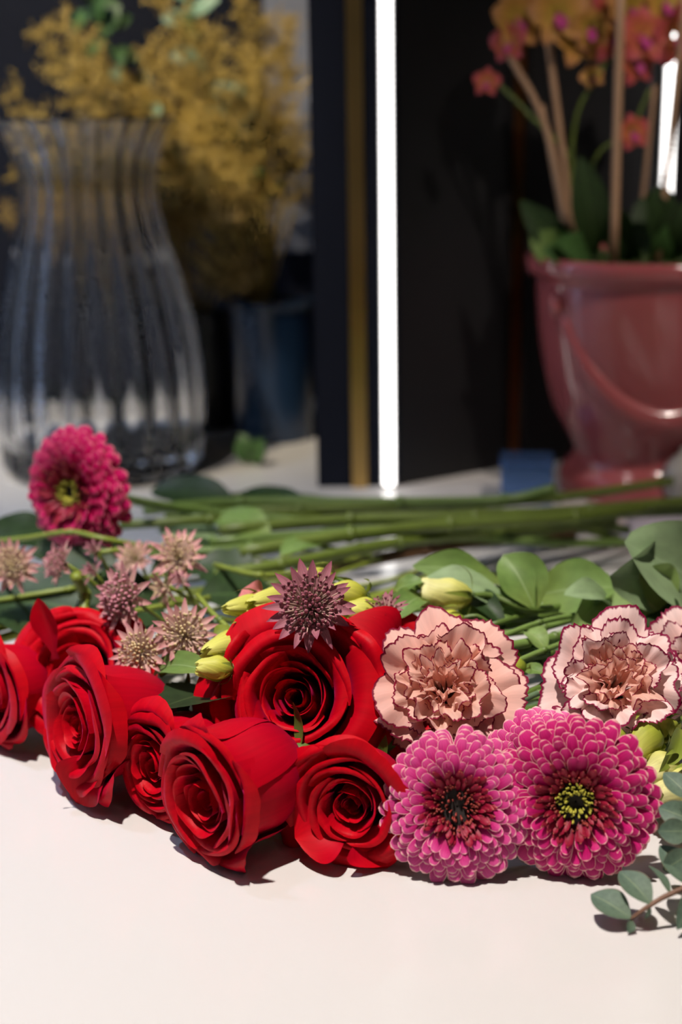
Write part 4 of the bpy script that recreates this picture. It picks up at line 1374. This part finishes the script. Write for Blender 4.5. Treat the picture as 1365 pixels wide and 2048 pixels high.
for i, pts in enumerate(back):
    t = thing('long_stem', bw_[i], 'stem', P(*pts[-1]), group='stems of the back bunch')
    mt = 'stem_br' if i in (8, 9) else ('stem_o' if i % 3 else 'stem')
    rr = (.0042, .0036, .0045, .0040, .0046, .0040, .0034, .0036, .0032, .0034, .0036, .003)[i]
    o = tube_px(list(pts), (rr * .9, rr)).build('stalk', M[mt], t, world=True)
    q = spline([P(*p_) for p_ in pts], 5)
    for f in (.25, .5, .75):
        c = q[int(f * (len(q) - 1))]
        n1 = q[int(f * (len(q) - 1)) + 1]
        dd = (n1 - c).normalized()
        MB().tube([c - dd * .003, c, c + dd * .003], [rr, rr * 1.25, rr], 8).build('node', M[mt], t, world=True)

# leaves of the back bunch
bl = [((470, 1000, .04), (300, 982, .045), .036, .04, 'leaf_d', 'broad dark leaf before the glass vase base'), ((440, 1065, .04), (315, 1062, .045), .030, .05, 'leaf_pale', 'pale grey leaf left in the back bunch'),
      ((540, 1070, .045), (430, 1035, .05), .030, .08, 'leaf', 'grey-green leaf in the middle of the back bunch'), ((620, 1010, .04), (480, 985, .04), .02, .05, 'leaf_d', 'dark leaf under the topmost stem'),
      ((250, 1180, .045), (60, 1160, .05), .06, .05, 'leaf_d', 'dark leaf under the left masterworts'), ((330, 1230, .04), (150, 1215, .05), .06, .05, 'leaf_d', 'dark leaf behind the back left rose'),
      ((200, 1230, .04), (-20, 1200, .045), .06, .05, 'leaf_d', 'dark leaf at the left edge'), ((520, 1165, .035), (390, 1130, .045), .04, .05, 'leaf_d', 'dark leaf right of the highest masterwort'),
      ((120, 1060, .05), (-30, 1085, .05), .04, .05, 'leaf_d', 'dark leaf under the crimson gerbera'), ((560, 1200, .035), (400, 1190, .045), .04, .05, 'leaf_d', 'dark leaf above the coral flower'),
      ((480, 1110, .04), (300, 1150, .04), .04, .05, 'leaf_d', 'dark leaf behind the highest masterwort'), ((260, 1100, .045), (60, 1110, .05), .04, .04, 'leaf_d', 'dark leaf between gerbera and masterworts'),
      ((640, 1090, .045), (560, 1110, .05), .018, .1, 'leaf', 'small folded leaf on the middle stems')]
for A, B, wd, bd, mt, lab in bl:
    t = thing('foliage_leaf', lab, 'leaf', P(*A), group='leaves of the back bunch')
    ribbon_leaf(MB(), P(*A), P(*B), (0, -.45, .9), wd, bd, .15, 6, 14, wave=.05).build('blade', M[mt], t, world=True)
    a = P(*A)
    MB().tube([a, a + Vector((.02, .004, -.006)), a + Vector((.04, .01, -.014))], .0014, 6).build('leaf_stalk', M['stem_o'], t, world=True)
lf = [((-30, 1085, .06), (60, 1075, .07), (140, 1064, .075), (210, 1078, .075), (330, 1100, .06)), ((-30, 1262, .03), (80, 1232, .035), (190, 1200, .04), (320, 1180, .04)),
      ((-30, 1285, .025), (100, 1250, .03), (230, 1215, .035), (360, 1200, .03)), ((200, 1105, .07), (240, 1100, .07), (320, 1095, .06)), ((165, 1235, .05), (170, 1190, .06), (150, 1150, .074)),
      ((-30, 1205, .045), (140, 1178, .052), (330, 1150, .05)), ((-30, 1160, .05), (90, 1150, .055), (260, 1165, .05)), ((60, 1275, .04), (220, 1232, .05), (420, 1195, .05)),
      ((410, 1330, .055), (470, 1270, .06), (560, 1235, .06)), ((430, 1130, .055), (520, 1150, .06), (640, 1140, .05)), ((320, 1350, .05), (390, 1310, .056), (480, 1300, .056))]
lw = ['thin yellow-green stem crossing the crimson gerbera', 'yellow-green stem coming in at the left edge', 'lower yellow-green stem coming in at the left edge', 'short light stem by the closed buds', 'pale hollow stem below the blurred masterwort',
      'thin stem passing under the left masterworts', 'thin stem below the masterwort at the left edge', 'thin stem rising behind the back left rose',
      'thin stem between the yellow buds', 'thin stem right of the highest masterwort', 'thin stem just above the almost black leaf']
for pts, lab in zip(lf, lw):
    t = thing('thin_stem', lab, 'stem', P(*pts[-1]), group='thin stems at the left')
    rr = .0016 if 'crossing' in lab or 'short' in lab or 'thin stem' in lab else .0030
    o = tube_px(list(pts), (rr, rr)).build('stalk', M['stem_y'], t, world=True)
    q = spline([P(*p_) for p_ in pts], 5)
    c, n1 = q[len(q) // 2], q[len(q) // 2 + 1]
    dd = (n1 - c).normalized()
    MB().tube([c - dd * .003, c, c + dd * .003], [rr, rr * 1.3, rr], 8).build('node', M['stem_y'], t, world=True)

# ------------------------------------------------------------------ leafy sprig at the lower right
t = thing('leafy_sprig', 'twig with grey-green oval leaves lying at the lower right edge', 'sprig', P(1262, 1838, .004))
tube_px([(1263, 1838, .005), (1290, 1818, .010), (1318, 1800, .013), (1342, 1788, .015), (1400, 1762, .018), (1480, 1720, .02)], (.0008, .0013), 7).build('twig', M['twig'], t, world=True)
for a, b, wd, nr in (((1262, 1836, .006), (1182, 1788, .010), .0115, (.15, -.55, .8)), ((1303, 1808, .012), (1240, 1742, .018), .0105, (.2, -.7, .6)), ((1341, 1788, .015), (1297, 1730, .020), .0058, (.6, -.6, .4)),
                     ((1264, 1839, .005), (1258, 1867, .001), .0038, (.3, -.8, .5)), ((1300, 1811, .011), (1292, 1838, .004), .0022, (.3, -.8, .5)), ((1395, 1764, .018), (1355, 1860, .004), .008, (.2, -.8, .5))):
    ribbon_leaf(MB(), P(*a), P(*b), nr, wd * 1.15, .06, .22, 6, 12, seed=3).build('leaf', M['leaf_sprig'], t, world=True)
t = thing('leafy_sprig', 'upright twig end with small oval leaves entering beside the right gerbera', 'sprig', P(1420, 1720, .01))
tube_px([(1385, 1560, .042), (1383, 1620, .036), (1382, 1680, .028), (1388, 1740, .02), (1420, 1800, .006)], (.0008, .0013), 7).build('twig', M['twig'], t, world=True)
for a, b, wd, nr in (((1386, 1600, .040), (1328, 1545, .046), .0090, (.2, -.85, .4)), ((1383, 1640, .036), (1318, 1615, .038), .0095, (.1, -.85, .5)), ((1383, 1662, .034), (1316, 1662, .033), .0095, (.0, -.9, .4)),
                     ((1386, 1772, .016), (1320, 1690, .026), .0105, (.3, -.85, .3)), ((1384, 1705, .026), (1326, 1740, .020), .0095, (.0, -.9, .4)), ((1384, 1640, .036), (1358, 1600, .040), .006, (.4, -.85, .3))):
    ribbon_leaf(MB(), P(*a), P(*b), nr, wd * 1.1, .06, .2, 6, 12, seed=4).build('leaf', M['leaf_sprig'], t, world=True)
